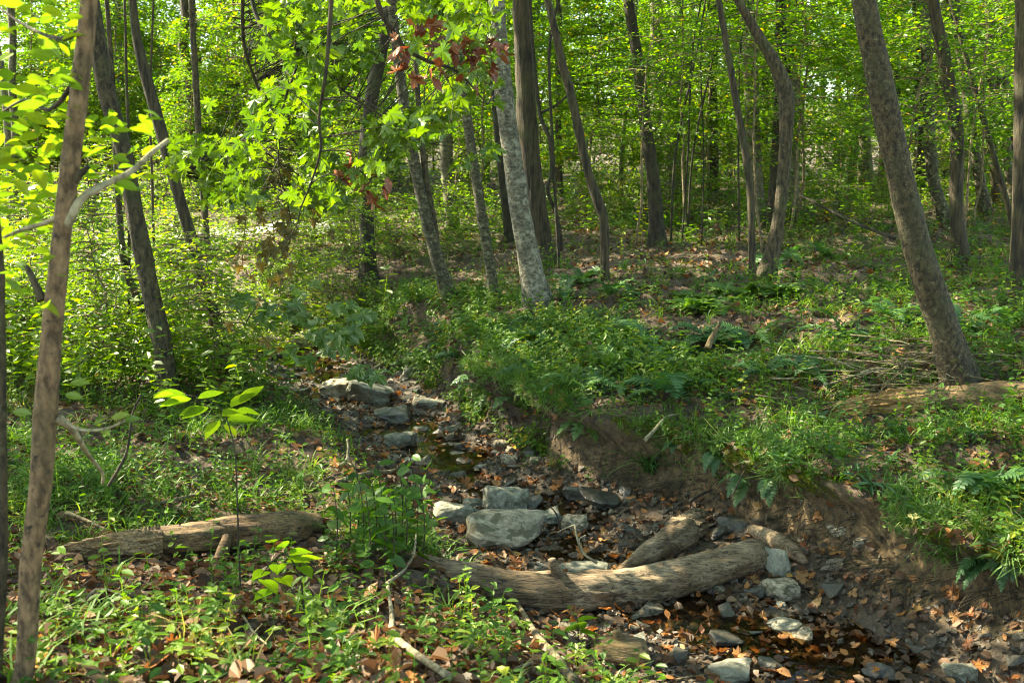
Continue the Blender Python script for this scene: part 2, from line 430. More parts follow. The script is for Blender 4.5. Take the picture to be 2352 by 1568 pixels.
def rockmat(name, c1, c2, lichen, rough=.8, lic=.5, lo=.5, hi=.95):
    m, nt, nd, lk = newmat(name)
    tc = N(nd, 'ShaderNodeTexCoord'); oi = N(nd, 'ShaderNodeObjectInfo')
    n1 = N(nd, 'ShaderNodeTexNoise', Scale=9.0, Detail=8.0, Roughness=.65); lk.new(tc.outputs['Object'], n1.inputs['Vector'])
    r1 = ramp(nd, [(.38, c1), (.62, c2)]); lk.new(n1.outputs[0], r1.inputs[0])
    n2 = N(nd, 'ShaderNodeTexNoise', Scale=5.0, Detail=6.0, Roughness=.6); lk.new(tc.outputs['Object'], n2.inputs['Vector'])
    r2 = ramp(nd, [(.49, (0, 0, 0)), (.57, (lic, lic, lic))]); lk.new(n2.outputs[0], r2.inputs[0])
    mx = N(nd, 'ShaderNodeMix', data_type='RGBA'); lk.new(r2.outputs[0], mx.inputs[0]); lk.new(r1.outputs[0], mx.inputs[6]); mx.inputs[7].default_value = (*lichen, 1)
    hs = N(nd, 'ShaderNodeHueSaturation'); lk.new(mx.outputs[2], hs.inputs['Color'])
    mr = N(nd, 'ShaderNodeMapRange'); lk.new(oi.outputs['Random'], mr.inputs[0]); mr.inputs[3].default_value = lo; mr.inputs[4].default_value = hi; lk.new(mr.outputs[0], hs.inputs['Value'])
    p = N(nd, 'ShaderNodeBsdfPrincipled'); p.inputs['Roughness'].default_value = rough; lk.new(hs.outputs[0], p.inputs['Base Color'])
    n3 = N(nd, 'ShaderNodeTexNoise', Scale=40.0, Detail=6.0); lk.new(tc.outputs['Object'], n3.inputs['Vector'])
    b = N(nd, 'ShaderNodeBump'); b.inputs['Strength'].default_value = .45; b.inputs['Distance'].default_value = .01; lk.new(n3.outputs[0], b.inputs['Height']); lk.new(b.outputs[0], p.inputs['Normal'])
    o = N(nd, 'ShaderNodeOutputMaterial'); lk.new(p.outputs[0], o.inputs[0])
    return m


M_rock_grey = rockmat('blue_grey_rock', (.075, .072, .055), (.205, .197, .15), (.06, .062, .035), .8, .7)
M_rock_tan = rockmat('tan_boulder_rock', (.15, .125, .08), (.32, .275, .19), (.06, .055, .026), .85, .9)
M_rock_dark = rockmat('wet_dark_rock', (.035, .031, .023), (.105, .09, .064), (.06, .065, .035), .35, .5)
M_rock_pale = rockmat('pale_green_rock', (.2, .19, .135), (.36, .345, .25), (.12, .11, .065), .8, .4)
M_gravel = rockmat('gravel', (.05, .037, .024), (.19, .145, .092), (.1, .078, .042), .6, .5)


def ground_material():
    m, nt, nd, lk = newmat('forest_soil')
    tc = N(nd, 'ShaderNodeTexCoord')
    a = N(nd, 'ShaderNodeAttribute', attribute_name='m'); sp = N(nd, 'ShaderNodeSeparateColor'); lk.new(a.outputs['Color'], sp.inputs[0])
    n1 = N(nd, 'ShaderNodeTexNoise', Scale=7.0, Detail=8.0, Roughness=.7); lk.new(tc.outputs['Object'], n1.inputs['Vector'])
    humus = ramp(nd, [(.3, (.035, .024, .015)), (.5, (.075, .05, .03)), (.7, (.13, .085, .05))]); lk.new(n1.outputs[0], humus.inputs[0])
    n2 = N(nd, 'ShaderNodeTexNoise', Scale=16.0, Detail=8.0, Roughness=.7); lk.new(tc.outputs['Object'], n2.inputs['Vector'])
    soil = ramp(nd, [(.38, (.045, .029, .012)), (.5, (.115, .075, .033)), (.63, (.19, .128, .058))]); lk.new(n2.outputs[0], soil.inputs[0])
    mx = N(nd, 'ShaderNodeMix', data_type='RGBA'); lk.new(sp.outputs[0], mx.inputs[0]); lk.new(humus.outputs[0], mx.inputs[6]); lk.new(soil.outputs[0], mx.inputs[7])
    n3 = N(nd, 'ShaderNodeTexNoise', Scale=60.0, Detail=5.0, Roughness=.7); lk.new(tc.outputs['Object'], n3.inputs['Vector'])
    moss = ramp(nd, [(.35, (.022, .028, .006)), (.65, (.075, .082, .014))]); lk.new(n3.outputs[0], moss.inputs[0])
    mx2 = N(nd, 'ShaderNodeMix', data_type='RGBA'); lk.new(sp.outputs[2], mx2.inputs[0]); lk.new(mx.outputs[2], mx2.inputs[6]); lk.new(moss.outputs[0], mx2.inputs[7])
    wet = N(nd, 'ShaderNodeMix', data_type='RGBA'); lk.new(sp.outputs[1], wet.inputs[0]); lk.new(mx2.outputs[2], wet.inputs[6])
    bed = ramp(nd, [(.35, (.03, .02, .01)), (.6, (.085, .055, .027))]); lk.new(n2.outputs[0], bed.inputs[0]); lk.new(bed.outputs[0], wet.inputs[7])
    p = N(nd, 'ShaderNodeBsdfPrincipled'); lk.new(wet.outputs[2], p.inputs['Base Color'])
    mr = N(nd, 'ShaderNodeMapRange'); lk.new(sp.outputs[1], mr.inputs[0]); mr.inputs[3].default_value = .95; mr.inputs[4].default_value = .5; lk.new(mr.outputs[0], p.inputs['Roughness'])
    b = N(nd, 'ShaderNodeBump'); b.inputs['Strength'].default_value = .8; b.inputs['Distance'].default_value = .02
    sm = N(nd, 'ShaderNodeMath', operation='ADD'); lk.new(n2.outputs[0], sm.inputs[0]); lk.new(n3.outputs[0], sm.inputs[1]); lk.new(sm.outputs[0], b.inputs['Height']); lk.new(b.outputs[0], p.inputs['Normal'])
    o = N(nd, 'ShaderNodeOutputMaterial'); lk.new(p.outputs[0], o.inputs[0])
    return m


M_ground = ground_material()


def water_material():
    m, nt, nd, lk = newmat('shallow_creek_water')
    tc = N(nd, 'ShaderNodeTexCoord')
    n1 = N(nd, 'ShaderNodeTexNoise', Scale=14.0, Detail=3.0, Distortion=.4); lk.new(tc.outputs['Object'], n1.inputs['Vector'])
    b = N(nd, 'ShaderNodeBump'); b.inputs['Strength'].default_value = .22; b.inputs['Distance'].default_value = .02; lk.new(n1.outputs[0], b.inputs['Height'])
    fr = N(nd, 'ShaderNodeFresnel'); fr.inputs[0].default_value = 1.33; lk.new(b.outputs[0], fr.inputs['Normal'])
    t = N(nd, 'ShaderNodeBsdfTransparent'); t.inputs[0].default_value = (.62, .5, .34, 1)
    g = N(nd, 'ShaderNodeBsdfGlossy'); g.inputs['Roughness'].default_value = .03; lk.new(b.outputs[0], g.inputs['Normal'])
    mx = N(nd, 'ShaderNodeMixShader'); lk.new(fr.outputs[0], mx.inputs[0]); lk.new(t.outputs[0], mx.inputs[1]); lk.new(g.outputs[0], mx.inputs[2])
    o = N(nd, 'ShaderNodeOutputMaterial'); lk.new(mx.outputs[0], o.inputs[0])
    return m


M_water = water_material()


def plainmat(name, c1, c2, scale, rough=.9):
    m, nt, nd, lk = newmat(name)
    tc = N(nd, 'ShaderNodeTexCoord'); n1 = N(nd, 'ShaderNodeTexNoise', Scale=scale, Detail=8.0, Roughness=.7); lk.new(tc.outputs['Object'], n1.inputs['Vector'])
    r = ramp(nd, [(.3, c1), (.7, c2)]); lk.new(n1.outputs[0], r.inputs[0])
    p = N(nd, 'ShaderNodeBsdfPrincipled'); p.inputs['Roughness'].default_value = rough; lk.new(r.outputs[0], p.inputs['Base Color'])
    b = N(nd, 'ShaderNodeBump'); b.inputs['Strength'].default_value = .5; b.inputs['Distance'].default_value = .02; lk.new(n1.outputs[0], b.inputs['Height']); lk.new(b.outputs[0], p.inputs['Normal'])
    o = N(nd, 'ShaderNodeOutputMaterial'); lk.new(p.outputs[0], o.inputs[0])
    return m


M_road = plainmat('pale_gravel', (.2, .19, .17), (.3, .29, .26), 12)

# ------------------------------------------------------------------ terrain
YR = [-10, 3.6, 4.93, 5.44, 6.2, 7.18, 7.47, 8.01, 9.04, 10.75, 12.12, 13.53, 16, 19, 30, 70]
XR = [6.5, 3.5, 2.72, 2.12, 1.92, 1.39, 0.98, 0.45, -0.02, -0.75, -1.49, -2.26, -4.2, -7.5, -16, -40]
YL = [-10, 3.6, 4.63, 5.17, 5.44, 6.42, 7.27, 8.49, 9.66, 10.75, 11.63, 13.5, 16, 19, 30, 70]
XL = [4.0, 1.1, 0.49, 0.42, -0.02, -0.43, -0.72, -1.18, -1.81, -2.68, -3.1, -4.1, -6.2, -9.5, -18, -43]


def zbed(y): return 0.02 * (y - 6)


def smooth_interp(y, A, B):
    return (np.interp(y - .25, A, B) + np.interp(y, A, B) + np.interp(y + .25, A, B)) / 3


def terrain(x, y, full=False):
    x = np.asarray(x, float); y = np.asarray(y, float)
    wob = .16 * noise(y * 1.6, y * .3, 5.0) + .07 * noise(y * 5.0, 2.0, 1.0)
    xr = smooth_interp(y, YR, XR) + wob; xl = smooth_interp(y, YL, XL) + .12 * noise(y * 1.9, 7.0, 2.0)
    dr = x - xr; dl = xl - x
    nb = fbm(x, y, 0, 1.1, 4); ns = fbm(x, y, 3.0, 7.0, 3)
    z = zbed(np.minimum(y, 30)) + 0 * x
    bedm = (dr < 0) & (dl < 0)
    # bed: shallow dish with bumps
    w = np.maximum(xr - xl, .2); u = np.clip((x - xl) / w, 0, 1)
    z = z - .10 * np.sin(math.pi * u) * bedm + .028 * ns + .03 * nb
    # right bank: steep face then slope
    hb = .56 + .08 * noise(y * 1.1, 3.3, 9.0)
    fw = .20 + .08 * noise(y * 1.7, 5.5, 4.0)           # face width
    talus = .16 * sstep(-.35, .02, dr) * sstep(4.0, 5.5, 11.0 - y + 0 * x)
    far_soft = sstep(9.0, 13.0, y)
    face = sstep(0.0, 1.0, (dr) / (fw * (1 + 3.5 * far_soft)))
    face = face ** (1.0)
    rb = talus * (1 - face) + hb * face
    d2 = np.maximum(dr - .3, 0)
    rb = rb + .15 * np.minimum(d2, 3.0) + .04 * np.clip(d2 - 3, 0, 14)
    rb = rb + (.07 * nb) * sstep(.3, 1.2, dr)
    # left bank
    lb = .26 * sstep(0.0, .7, dl) + .05 * np.clip(dl - .5, 0, 3) + .085 * np.clip(dl - 2.2, 0, 14) * sstep(6, 12, y) + .06 * np.maximum(dl - 12, 0)
    lb = lb + .62 * sstep(5.6, 2.2, y) * sstep(0, 1.6, dl) + (.05 * nb) * sstep(.2, 1, dl)
    z = z + np.where(dr > -.35, rb, 0) + np.where(dl > 0, lb, 0)
    # hill rising beyond
    z = z + .0012 * np.maximum(y - 30, 0) ** 2
    if not full: return z
    soil = sstep(-.5, -.05, dr) * (1 - sstep(.72, .98, face)) * sstep(9.2, 7.4, y)
    soil = np.clip(soil + .5 * sstep(.1, .5, ns) * sstep(-.1, .3, dl) * sstep(.6, .3, dl), 0, 1)
    wet = sstep(.12, -.2, dr) * sstep(.1, -.12, dl) * sstep(-.02, .05, .09 - (z - zbed(y)) + .02 * nb)
    moss = sstep(.6, .9, face) * sstep(1.25, .4, dr / np.maximum(fw, .1) * .5) * sstep(-.3, .3, fbm(x, y, 8., 3.2, 3)) * sstep(8.2, 6.6, y)
    return z, dict(face=face, dr=dr, dl=dl, soil=soil, wet=wet, moss=moss, xr=xr, xl=xl)


def ground_at(px, py):
    """point of the ground seen at a layout position"""
    r = ray(px, py); t = np.arange(1.5, 70, .01)
    P = CAM + r[None] * t[:, None]
    hit = np.nonzero(P[:, 2] < terrain(P[:, 0], P[:, 1]))[0]
    i = hit[0] if len(hit) else -1
    p = P[i].copy(); p[2] = terrain(p[0], p[1])
    return p


def gz(x, y): return float(terrain(np.array([x]), np.array([y]))[0])


def grow(a, b, lo, hi, fine):
    c = list(np.arange(a, b + 1e-6, fine)); s = fine
    x = c[-1]
    while x < hi: s *= 1.13; x += min(s, 3.0); c.append(x)
    s = fine; x = c[0]; pre = []
    while x > lo: s *= 1.13; x -= min(s, 3.0); pre.append(x)
    return np.array(pre[::-1] + c)


gx = grow(-3.4, 4.2, -70, 70, .03); gy = grow(3.6, 12.0, -14, 110, .03)
GX, GY = np.meshgrid(gx, gy)
GZ, info = terrain(GX, GY, True)
# bank lip overhangs: push the upper face out over the creek
lip = sstep(.55, .95, info['face']) * sstep(.9, .25, info['dr']) * sstep(12, 9, GY)
ov = (.25 + .16 * noise(GY * 2.1, GX * .5, 3.0) + .05 * noise(GY * 7, GX * 7, 1.0)) * lip
fine = (fbm(GX, GY, GZ * 2, 12, 3) * .03 + np.maximum(fbm(GX, GY, GZ * 3, 5, 2), 0) * .05) * sstep(14, 10, GY) * (info['soil'] + .25)
GX2 = GX - np.maximum(ov, 0) + fine; GZ2 = GZ + fine * .6
V = np.stack([GX2, GY, GZ2], -1).reshape(-1, 3)
ny, nx = GX.shape
i = np.arange(ny - 1)[:, None] * nx; j = np.arange(nx - 1)[None]
F = np.stack([i + j, i + j + 1, i + nx + j + 1, i + nx + j], -1).reshape(-1, 4)
me = mesh('forest_ground', V, F, M_ground, True, {'m': np.stack([info['soil'], info['wet'], info['moss']], -1).reshape(-1, 3)})
g = link('forest_ground', me); g['kind'] = 'structure'

# creek water: one sheet a little above the lowest part of the bed
ys = np.arange(1.0, 15.0, .08); us = np.linspace(0, 1, 26)
WX = []; 
for y in ys:
    a = smooth_interp(y, YL, XL) - .1; b = smooth_interp(y, YR, XR) + .05
    WX.append(a + (b - a) * us)
WX = np.array(WX); WY = np.repeat(ys[:, None], 26, 1)
steps = .022 * np.floor((WY - 6) / 1.1 + .25 * noise(WX, WY, 0, 1.5)) * 1.0
WZ = steps - .066 + 0.003 * noise(WX, WY, 2, 9)
i = np.arange(len(ys) - 1)[:, None] * 26; j = np.arange(25)[None]
F = np.stack([i + j, i + j + 1, i + 27 + j, i + 26 + j], -1).reshape(-1, 4)
w = link('creek_water', mesh('creek_water', np.stack([WX, WY, WZ], -1).reshape(-1, 3), F, M_water, True)); w['kind'] = 'structure'

# gravel road beyond the left clearing
rx = np.linspace(-40, -3.6, 120); rc = 21.0 + .10 * (rx + 5) + .5 * np.sin(rx * .3)
RV = []
for k in range(7):
    yy = rc + (k - 3) * .5
    RV.append(np.stack([rx, yy, terrain(rx, yy) + .05 - .02 * abs(k - 3)], -1))
RV = np.array(RV)
i = np.arange(6)[:, None] * 120; j = np.arange(119)[None]
F = np.stack([i + j, i + j + 1, i + 121 + j, i + 120 + j], -1).reshape(-1, 4)
r_ = link('gravel_road', mesh('gravel_road', RV.reshape(-1, 3), F, M_road, True)); r_['kind'] = 'structure'


# ------------------------------------------------------------------ trees
TREES = []     # (root, top point of trunk) for the high crowns


def tree_from_layout(name, label, bark, pts, Y=None, top=11.0, seg=14, amp=.06, ridge=0., flare=.35, nr=11, extend=True, group=None, dY=0.0, slim=.82):
    """pts: (px, py, width px) from the base up; base stands on the ground"""
    if Y is None:
        b = ground_at(pts[0][0], pts[0][1])
    else:
        b = at(pts[0][0], pts[0][1], Y); b[2] = gz(b[0], b[1])
    Yb = b[1]
    P = []; R = []
    for k, (px, py, w) in enumerate(pts):
        yy = Yb + dY * k / max(len(pts) - 1, 1)
        q = at(px, py, yy)
        if k == 0: q = b.copy()
        P.append(q); R.append(.5 * w * slim / FPX * yy)
    P = np.array(P); R = np.array(R)
    # a base that stands on higher or lower ground than the line drawn
    if extend:
        d = P[-1] - P[-2]; d /= np.linalg.norm(d); q = P[-1].copy(); r = R[-1]
        while q[2] < top:
            d = d * .8 + np.array([0, 0, .2]) + rng.normal(0, .05, 3); d /= np.linalg.norm(d)
            q = q + d * 1.1; r = r * .93
            P = np.vstack([P, q]); R = np.append(R, max(r, .012))
    n = max(int(np.sum(np.linalg.norm(np.diff(P, axis=0), axis=1)) / .11), 12)
    PR = catmull(np.column_stack([P, R]), n)
    PP, RR = PR[:, :3], np.maximum(PR[:, 3], .006)
    h = PP[:, 2] - b[2]
    lob = flare * 1.5 * np.exp(-np.maximum(h, 0) / (RR[0] * 2.0))
    PP = np.vstack([PP[0] - np.array([0, 0, .18]), PP]); RR = np.append(RR[0] * 1.1, RR)
    lob = np.append(lob[0], lob)
    root = thing(name, label, 'tree', b, group)
    V, F = tube(PP - b, RR, seg, amp, 3, 3.0, rng.uniform(0, 50), ridge, nr, lob=lob)
    link('trunk', mesh('trunk', V, F, BARK[bark]), root)
    if extend:
        tp = PP[-1]
        for k in range(3):
            s = PP[int(len(PP) * rng.uniform(.6, .9))]
            if s[2] < 5.5: s = PP[-3]
            a = rng.uniform(0, 6.28); L = rng.uniform(1.5, 2.6)
            e = s + np.array([math.cos(a) * L, math.sin(a) * L, rng.uniform(.9, 1.8)])
            mid = (s + e) / 2 + np.array([0, 0, -.15])
            V, F = tube(catmull([s, mid, e], 8) - b, np.linspace(RR[-1] * 1.1, .012, 8), 6)
            link('limb', mesh('limb', V, F, BARK[bark]), root)
        TREES.append((root, tp))
    return root, PP, RR


def branch(root, P, R, bark, seg=7, n=None, amp=.05, name='branch'):
    b = np.array(root.location)
    n = n or max(8, len(P) * 5)
    PR = catmull(P, n)
    V, F = tube(PR - b, np.interp(np.linspace(0, 1, n), np.linspace(0, 1, len(R)), R), seg, amp, 3, 8, rng.uniform(0, 50))
    return link(name, mesh(name, V, F, BARK[bark]), root)


T = tree_from_layout
front, fP, fR = T('sapling_tree', 'slim tan sapling trunk with dark bark scars standing left of the rotten log', 'tan',
    [(45, 1640, 76), (62, 1500, 74), (70, 1300, 72), (92, 1120, 80), (104, 950, 84), (116, 800, 72), (135, 600, 65), (165, 350, 66), (192, 120, 62), (206, -20, 56)], Y=2.85, seg=28, amp=.10, flare=.05, top=7, slim=.64)
T('sapling_tree', 'thin dark sapling stem beside the slim tan sapling', 'ash', [(-6, 1640, 36), (4, 1300, 32), (4, 1000, 28), (2, 720, 24), (-8, 500, 20)], Y=2.9, seg=10, top=5)
T('leaning_tree', 'grey brown furrowed tree leaning over the creek by the sunny clearing', 'ash',
    [(392, 925, 56), (375, 800, 52), (342, 650, 50), (312, 500, 47), (285, 350, 44), (245, 210, 46), (222, 80, 44), (205, -30, 40)], seg=20, ridge=.10, amp=.05, top=12, nr=15)
T('leaning_tree', 'thinner brown stem forking just behind the furrowed leaning tree', 'ash',
    [(405, 870, 30), (375, 790, 26), (320, 690, 24), (285, 600, 20), (272, 450, 18), (262, 250, 15), (250, 60, 12)], Y=10.6, top=9, seg=10)
T('crooked_tree', 'dark brown crooked tree at the creek edge beyond the furrowed leaning tree', 'brown',
    [(515, 845, 40), (490, 720, 36), (465, 640, 34), (420, 480, 32), (378, 330, 33), (342, 200, 30), (315, 90, 24), (300, -30, 20)], seg=16, ridge=.06, top=9)
T('slender_tree', 'slender upright tan tree behind the dark crooked tree', 'ash',
    [(484, 720, 20), (474, 540, 20), (458, 330, 18), (448, 150, 17), (438, -30, 15)], Y=13.2, top=11, seg=10)
T('pole_tree', 'thin dark pole tree beside the sunny clearing', 'brown', [(290, 700, 9), (296, 400, 9), (290, 150, 8), (285, -30, 7)], Y=11.5, seg=8, top=7)
T('pole_tree', 'bare thin stem between the two leaning creek trees', 'ash', [(350, 640, 8), (350, 430, 8), (345, 250, 7), (352, 20, 6)], Y=12.0, seg=8, top=7)
T('dark_tree', 'near black trunk on a mound behind the maple leaves', 'dark', [(846, 600, 46), (842, 500, 40), (838, 400, 38), (850, 250, 36), (880, 100, 34), (905, -30, 32)], Y=15.0, top=12, seg=14)
T('mottled_tree', 'pale mottled tree with a twin stem leaning over the creek bank', 'mottled',
    [(1035, 690, 50), (1005, 600, 44), (968, 450, 38), (938, 300, 36), (915, 150, 32), (895, -30, 28)], seg=18, top=11, slim=.7)
T('mottled_tree', 'thin dim twin stem behind the pale mottled tree', 'ash', [(1015, 620, 20), (998, 520, 19), (980, 420, 18), (962, 250, 16), (950, 60, 14)], Y=13.0, seg=10, top=9)
T('mottled_tree', 'slim mottled tree left of the stout lichen pale tree', 'mottled',
    [(1137, 690, 30), (1117, 560, 29), (1092, 400, 28), (1070, 250, 26), (1056, 100, 24), (1046, -30, 22)], seg=14, top=11)
T('lichen_tree', 'stout pale lichen blotched tree in front of the big brown trunk', 'birch',
    [(1238, 705, 66), (1212, 580, 60), (1187, 430, 56), (1166, 280, 52), (1151, 150, 48), (1139, -30, 44)], seg=24, top=13)
big, bP, bR = T('big_tree', 'big straight brown furrowed trunk with a hanging vine', 'brown',
    [(1244, 585, 62), (1227, 450, 57), (1212, 300, 55), (1205, 150, 51), (1198, -30, 48)], Y=14.6, seg=26, ridge=.08, nr=21, flare=.7, top=14)
T('dark_tree', 'dark narrow trunk partly hidden behind the stout lichen pale tree', 'dark', [(1170, 560, 24), (1148, 350, 24), (1133, 150, 23), (1122, -30, 22)], Y=17, top=12, seg=10)
T('crooked_tree', 'slim crooked tree with a swollen knee above its base', 'brown',
    [(1390, 640, 25), (1389, 560, 24), (1386, 500, 27), (1374, 465, 30), (1347, 380, 24), (1312, 220, 25), (1292, 150, 23), (1268, 40, 20), (1250, -30, 18)], seg=14, top=9, flare=.1)
T('dark_tree', 'dark sinuous trunk at the edge of the leaf strewn clearing', 'dark',
    [(1510, 555, 44), (1502, 430, 36), (1482, 280, 34), (1463, 130, 30), (1437, -30, 27)], seg=14, top=11, Y=15.6)
T('slender_tree', 'slender dark curved stem rising beside the fat grey trunk', 'brown',
    [(1728, 640, 19), (1722, 430, 20), (1692, 240, 19), (1668, 100, 17), (1645, -30, 16)], seg=10, top=9)
T('grey_tree', 'fat smooth grey trunk behind the slender curved stem', 'grey', [(1738, 560, 46), (1733, 400, 42), (1726, 200, 39), (1714, -30, 37)], Y=18, top=14, seg=16)
T('forked_tree', 'bent brown tree with an elbow crook and leafy ferns at its foot', 'ash',
    [(1758, 640, 52), (1778, 560, 38), (1795, 450, 34), (1806, 300, 38), (1803, 210, 44), (1775, 140, 34), (1740, 80, 27), (1700, 10, 23), (1680, -40, 20)], seg=16, top=8, flare=.2)
T('grey_tree', 'straight pale grey trunk behind the elbow crook tree', 'grey', [(1812, 555, 42), (1816, 350, 42), (1814, 150, 41), (1806, -30, 40)], Y=19.5, top=14, seg=16)
T('dark_tree', 'shaded dark trunk tucked behind the elbow crook tree', 'dark', [(1768, 545, 36), (1782, 400, 34), (1792, 200, 32), (1795, -30, 30)], Y=17, top=13, seg=12)
T('leaning_tree', 'large leaning tree with lichen patches rising from the brush pile', 'lean',
    [(2205, 890, 92), (2182, 800, 82), (2150, 700, 80), (2104, 560, 77), (2062, 380, 72), (2022, 190, 68), (1980, -30, 62)], seg=44, amp=.05, ridge=.035, nr=31, flare=.3, top=13)
T('slender_tree', 'pale ringed trunk just right of the large leaning tree', 'mottled', [(2172, 535, 34), (2142, 400, 31), (2131, 200, 30), (2124, -30, 29)], Y=17.5, top=13, seg=12)
T('dark_tree', 'curved dark brown tree in front of the pale ringed trunks', 'brown',
    [(2205, 600, 40), (2196, 470, 36), (2197, 300, 36), (2172, 150, 34), (2138, -30, 30)], Y=12.8, seg=14, top=11, ridge=.04)
T('slender_tree', 'pale trunk leaning beside a thin dark sapling', 'mottled', [(2262, 515, 30), (2235, 330, 28), (2215, 170, 27), (2188, -30, 26)], Y=18.5, top=13, seg=12)
T('slender_tree', 'thin dark sapling crossing the pale leaning trunk', 'brown', [(2335, 560, 18), (2300, 420, 16), (2255, 260, 16), (2215, 120, 14), (2175, -30, 12)], Y=15, top=9, seg=8)
T('slender_tree', 'narrow grey trunk standing close to its paler twin', 'ash', [(2286, 515, 24), (2278, 300, 22), (2271, -30, 21)], Y=19.5, top=13, seg=10)
T('slender_tree', 'narrow pale twin trunk beside the narrow grey trunk', 'mottled', [(2322, 520, 24), (2310, 300, 22), (2302, -30, 20)], Y=20, top=13, seg=10)
T('dark_tree', 'dark mossy trunk at the edge of the fern covered slope', 'brown', [(2348, 640, 60), (2346, 450, 46), (2350, 200, 46), (2352, -30, 44)], Y=10.5, top=12, seg=16, ridge=.05)
T('dark_tree', 'black shaded trunk deep in the wood behind the pale ringed trunk', 'dark', [(2118, 460, 30), (2112, 250, 28), (2106, -30, 26)], Y=23, top=14, seg=10)
T('slender_tree', 'very pale thin trunk in the open wood left of the large leaning tree', 'grey', [(2005, 500, 17), (1992, 300, 15), (1984, -30, 14)], Y=22, top=13, seg=10)
T('grey_tree', 'broad pale trunk in the sunlit distance behind the dark sinuous trunk', 'grey', [(1496, 500, 36), (1508, 250, 34), (1506, -30, 32)], Y=23, top=15, seg=12)
T('grey_tree', 'broad pale trunk in the distance among the thin poles', 'grey', [(1545, 500, 38), (1550, 250, 36), (1556, -30, 35)], Y=25, top=15, seg=12)
for k, (xb, xm, xt, w, Y, lab) in enumerate([(1540, 1552, 1600, 7, 16.0, 'thin bent pole sapling beside the dark sinuous trunk'), (1566, 1580, 1590, 6, 16.4, 'very thin pole sapling among the thicket poles'),
        (1578, 1592, 1640, 6, 16.8, 'thin pole sapling that arches away from the thicket'), (1698, 1696, 1700, 6, 16.2, 'thin straight pole sapling left of the slender curved stem'),
        (1612, 1616, 1610, 4, 15.8, 'wispy pole sapling standing alone in the leaf litter'), (1285, 1270, 1262, 9, 14.2, 'thin dark sapling by the foot of the big brown trunk')]):
    T('pole_tree', lab, 'dark', [(xb, 555, w), (xm, 350, w), (xt, 120, w * .85), (xt + 25, -30, w * .7)], Y=Y, top=6.5, seg=7, amp=.03)

# trees far back in the wood (alike, shared meshes)
far_proto = []
for v in range(5):
    n = 26; zz = np.linspace(-.3, 15, n)
    P = np.stack([.25 * np.cumsum(rng.normal(0, .22, n)), .25 * np.cumsum(rng.normal(0, .22, n)), zz], 1)
    P[:, :2] -= P[1, :2]
    R = np.interp(zz, [-.3, .4, 15], [.21, .15, .07])
    far_proto.append((mesh('trunk', *tube(P, R, 9, .06, 3, 1, v * 7.), BARK[['grey', 'ash', 'dark', 'mottled', 'brown'][v]]), P[-1]))
far_spots = []
tries = 0
while len(far_spots) < 105 and tries < 4000:
    tries += 1
    Y = rng.uniform(18, 58); X = rng.uniform(-.62, .62) * Y
    if X < -2 and Y < 25 and X > -16: continue
    if all((X - a) ** 2 + (Y - b) ** 2 > 2.4 for a, b in far_spots): far_spots.append((X, Y))
for k, (X, Y) in enumerate(far_spots):
    me, tp = far_proto[k % 5]
    z = gz(X, Y)
    root = thing('forest_tree', 'tall tree trunk far back in the wood behind leafy undergrowth', 'tree', (X, Y, z), 'trees far back in the wood')
    o = link('trunk', me, root); o.rotation_euler = (rng.normal(0, .03), rng.normal(0, .04), rng.uniform(0, 6.28)); s = rng.uniform(.35, 1.1); o.scale = (s, s, 1)
    TREES.append((root, np.array([X, Y, z + rng.uniform(10, 13)])))
# trees outside the frame whose crowns roof the creek
for X, Y, lab in [(-6.0, 3.0, 'tall brown tree on the left bank beyond the sapling'), (5.8, 3.2, 'tall brown tree on top of the eroded right bank'), (-8.0, 8.0, 'tall grey tree by the sunny clearing'),
                  (9.0, 9.0, 'tall grey tree above the fern slope'), (-3.5, -3.0, 'tall brown tree at the near end of the left bank'), (4.0, -3.0, 'tall brown tree at the near end of the right bank')]:
    z = gz(X, Y); root = thing('canopy_tree', lab, 'tree', (X, Y, z))
    me, tp = far_proto[1]
    o = link('trunk', me, root); o.rotation_euler = (0, 0, rng.uniform(0, 6))
    TREES.append((root, np.array([X, Y, z + 12])))


# ------------------------------------------------------------------ high canopy, one crown for each tree, gaps shaped to place sun patches
def lit(x, y):
    """chosen share of direct sun on the ground; canopy gaps are shaped to give it"""
    L = .10 + 0 * x
    L0 = 1.1 * sstep(-1.2, -3.2, x + .12 * (y - 9)) * sstep(8, 10.5, y) * sstep(40, 32, y)
    L = np.maximum(L, .75 * np.exp(-(((x + 1.75) / .7) ** 2 + ((y - 3.4) / .8) ** 2)))
    L = np.maximum(L, .38 * np.exp(-(((x + 2.0) / 1.2) ** 2 + ((y - 7.0) / 1.6) ** 2)))
    L = np.maximum(L, .8 * sstep(14, 19, y) * (1 - .4 * sstep(-2, 0, x) * sstep(24, 20, y)))
    L = np.maximum(L, 1.3 * np.exp(-(((x - 2.5) / 1.3) ** 2 + ((y - 13.0) / .9) ** 2)))
    L0 = np.maximum(L0, 1.1 * np.exp(-(np.abs((x - .35) / 1.75) ** 4 + np.abs((y - 5.2) / 1.6) ** 4)))
    L0 = np.maximum(L0, 1.2 * np.exp(-(((x - .3) / 1.6) ** 2 + ((y - 2.2) / 1.3) ** 2)))
    L = np.maximum(L, .5 * np.exp(-(((x - 4.5) / 2.0) ** 2 + ((y - 9.5) / 2.5) ** 2)))
    return np.clip(np.maximum(L * (1 + .5 * noise(x, y, 0, .8)), L0), 0, 1)


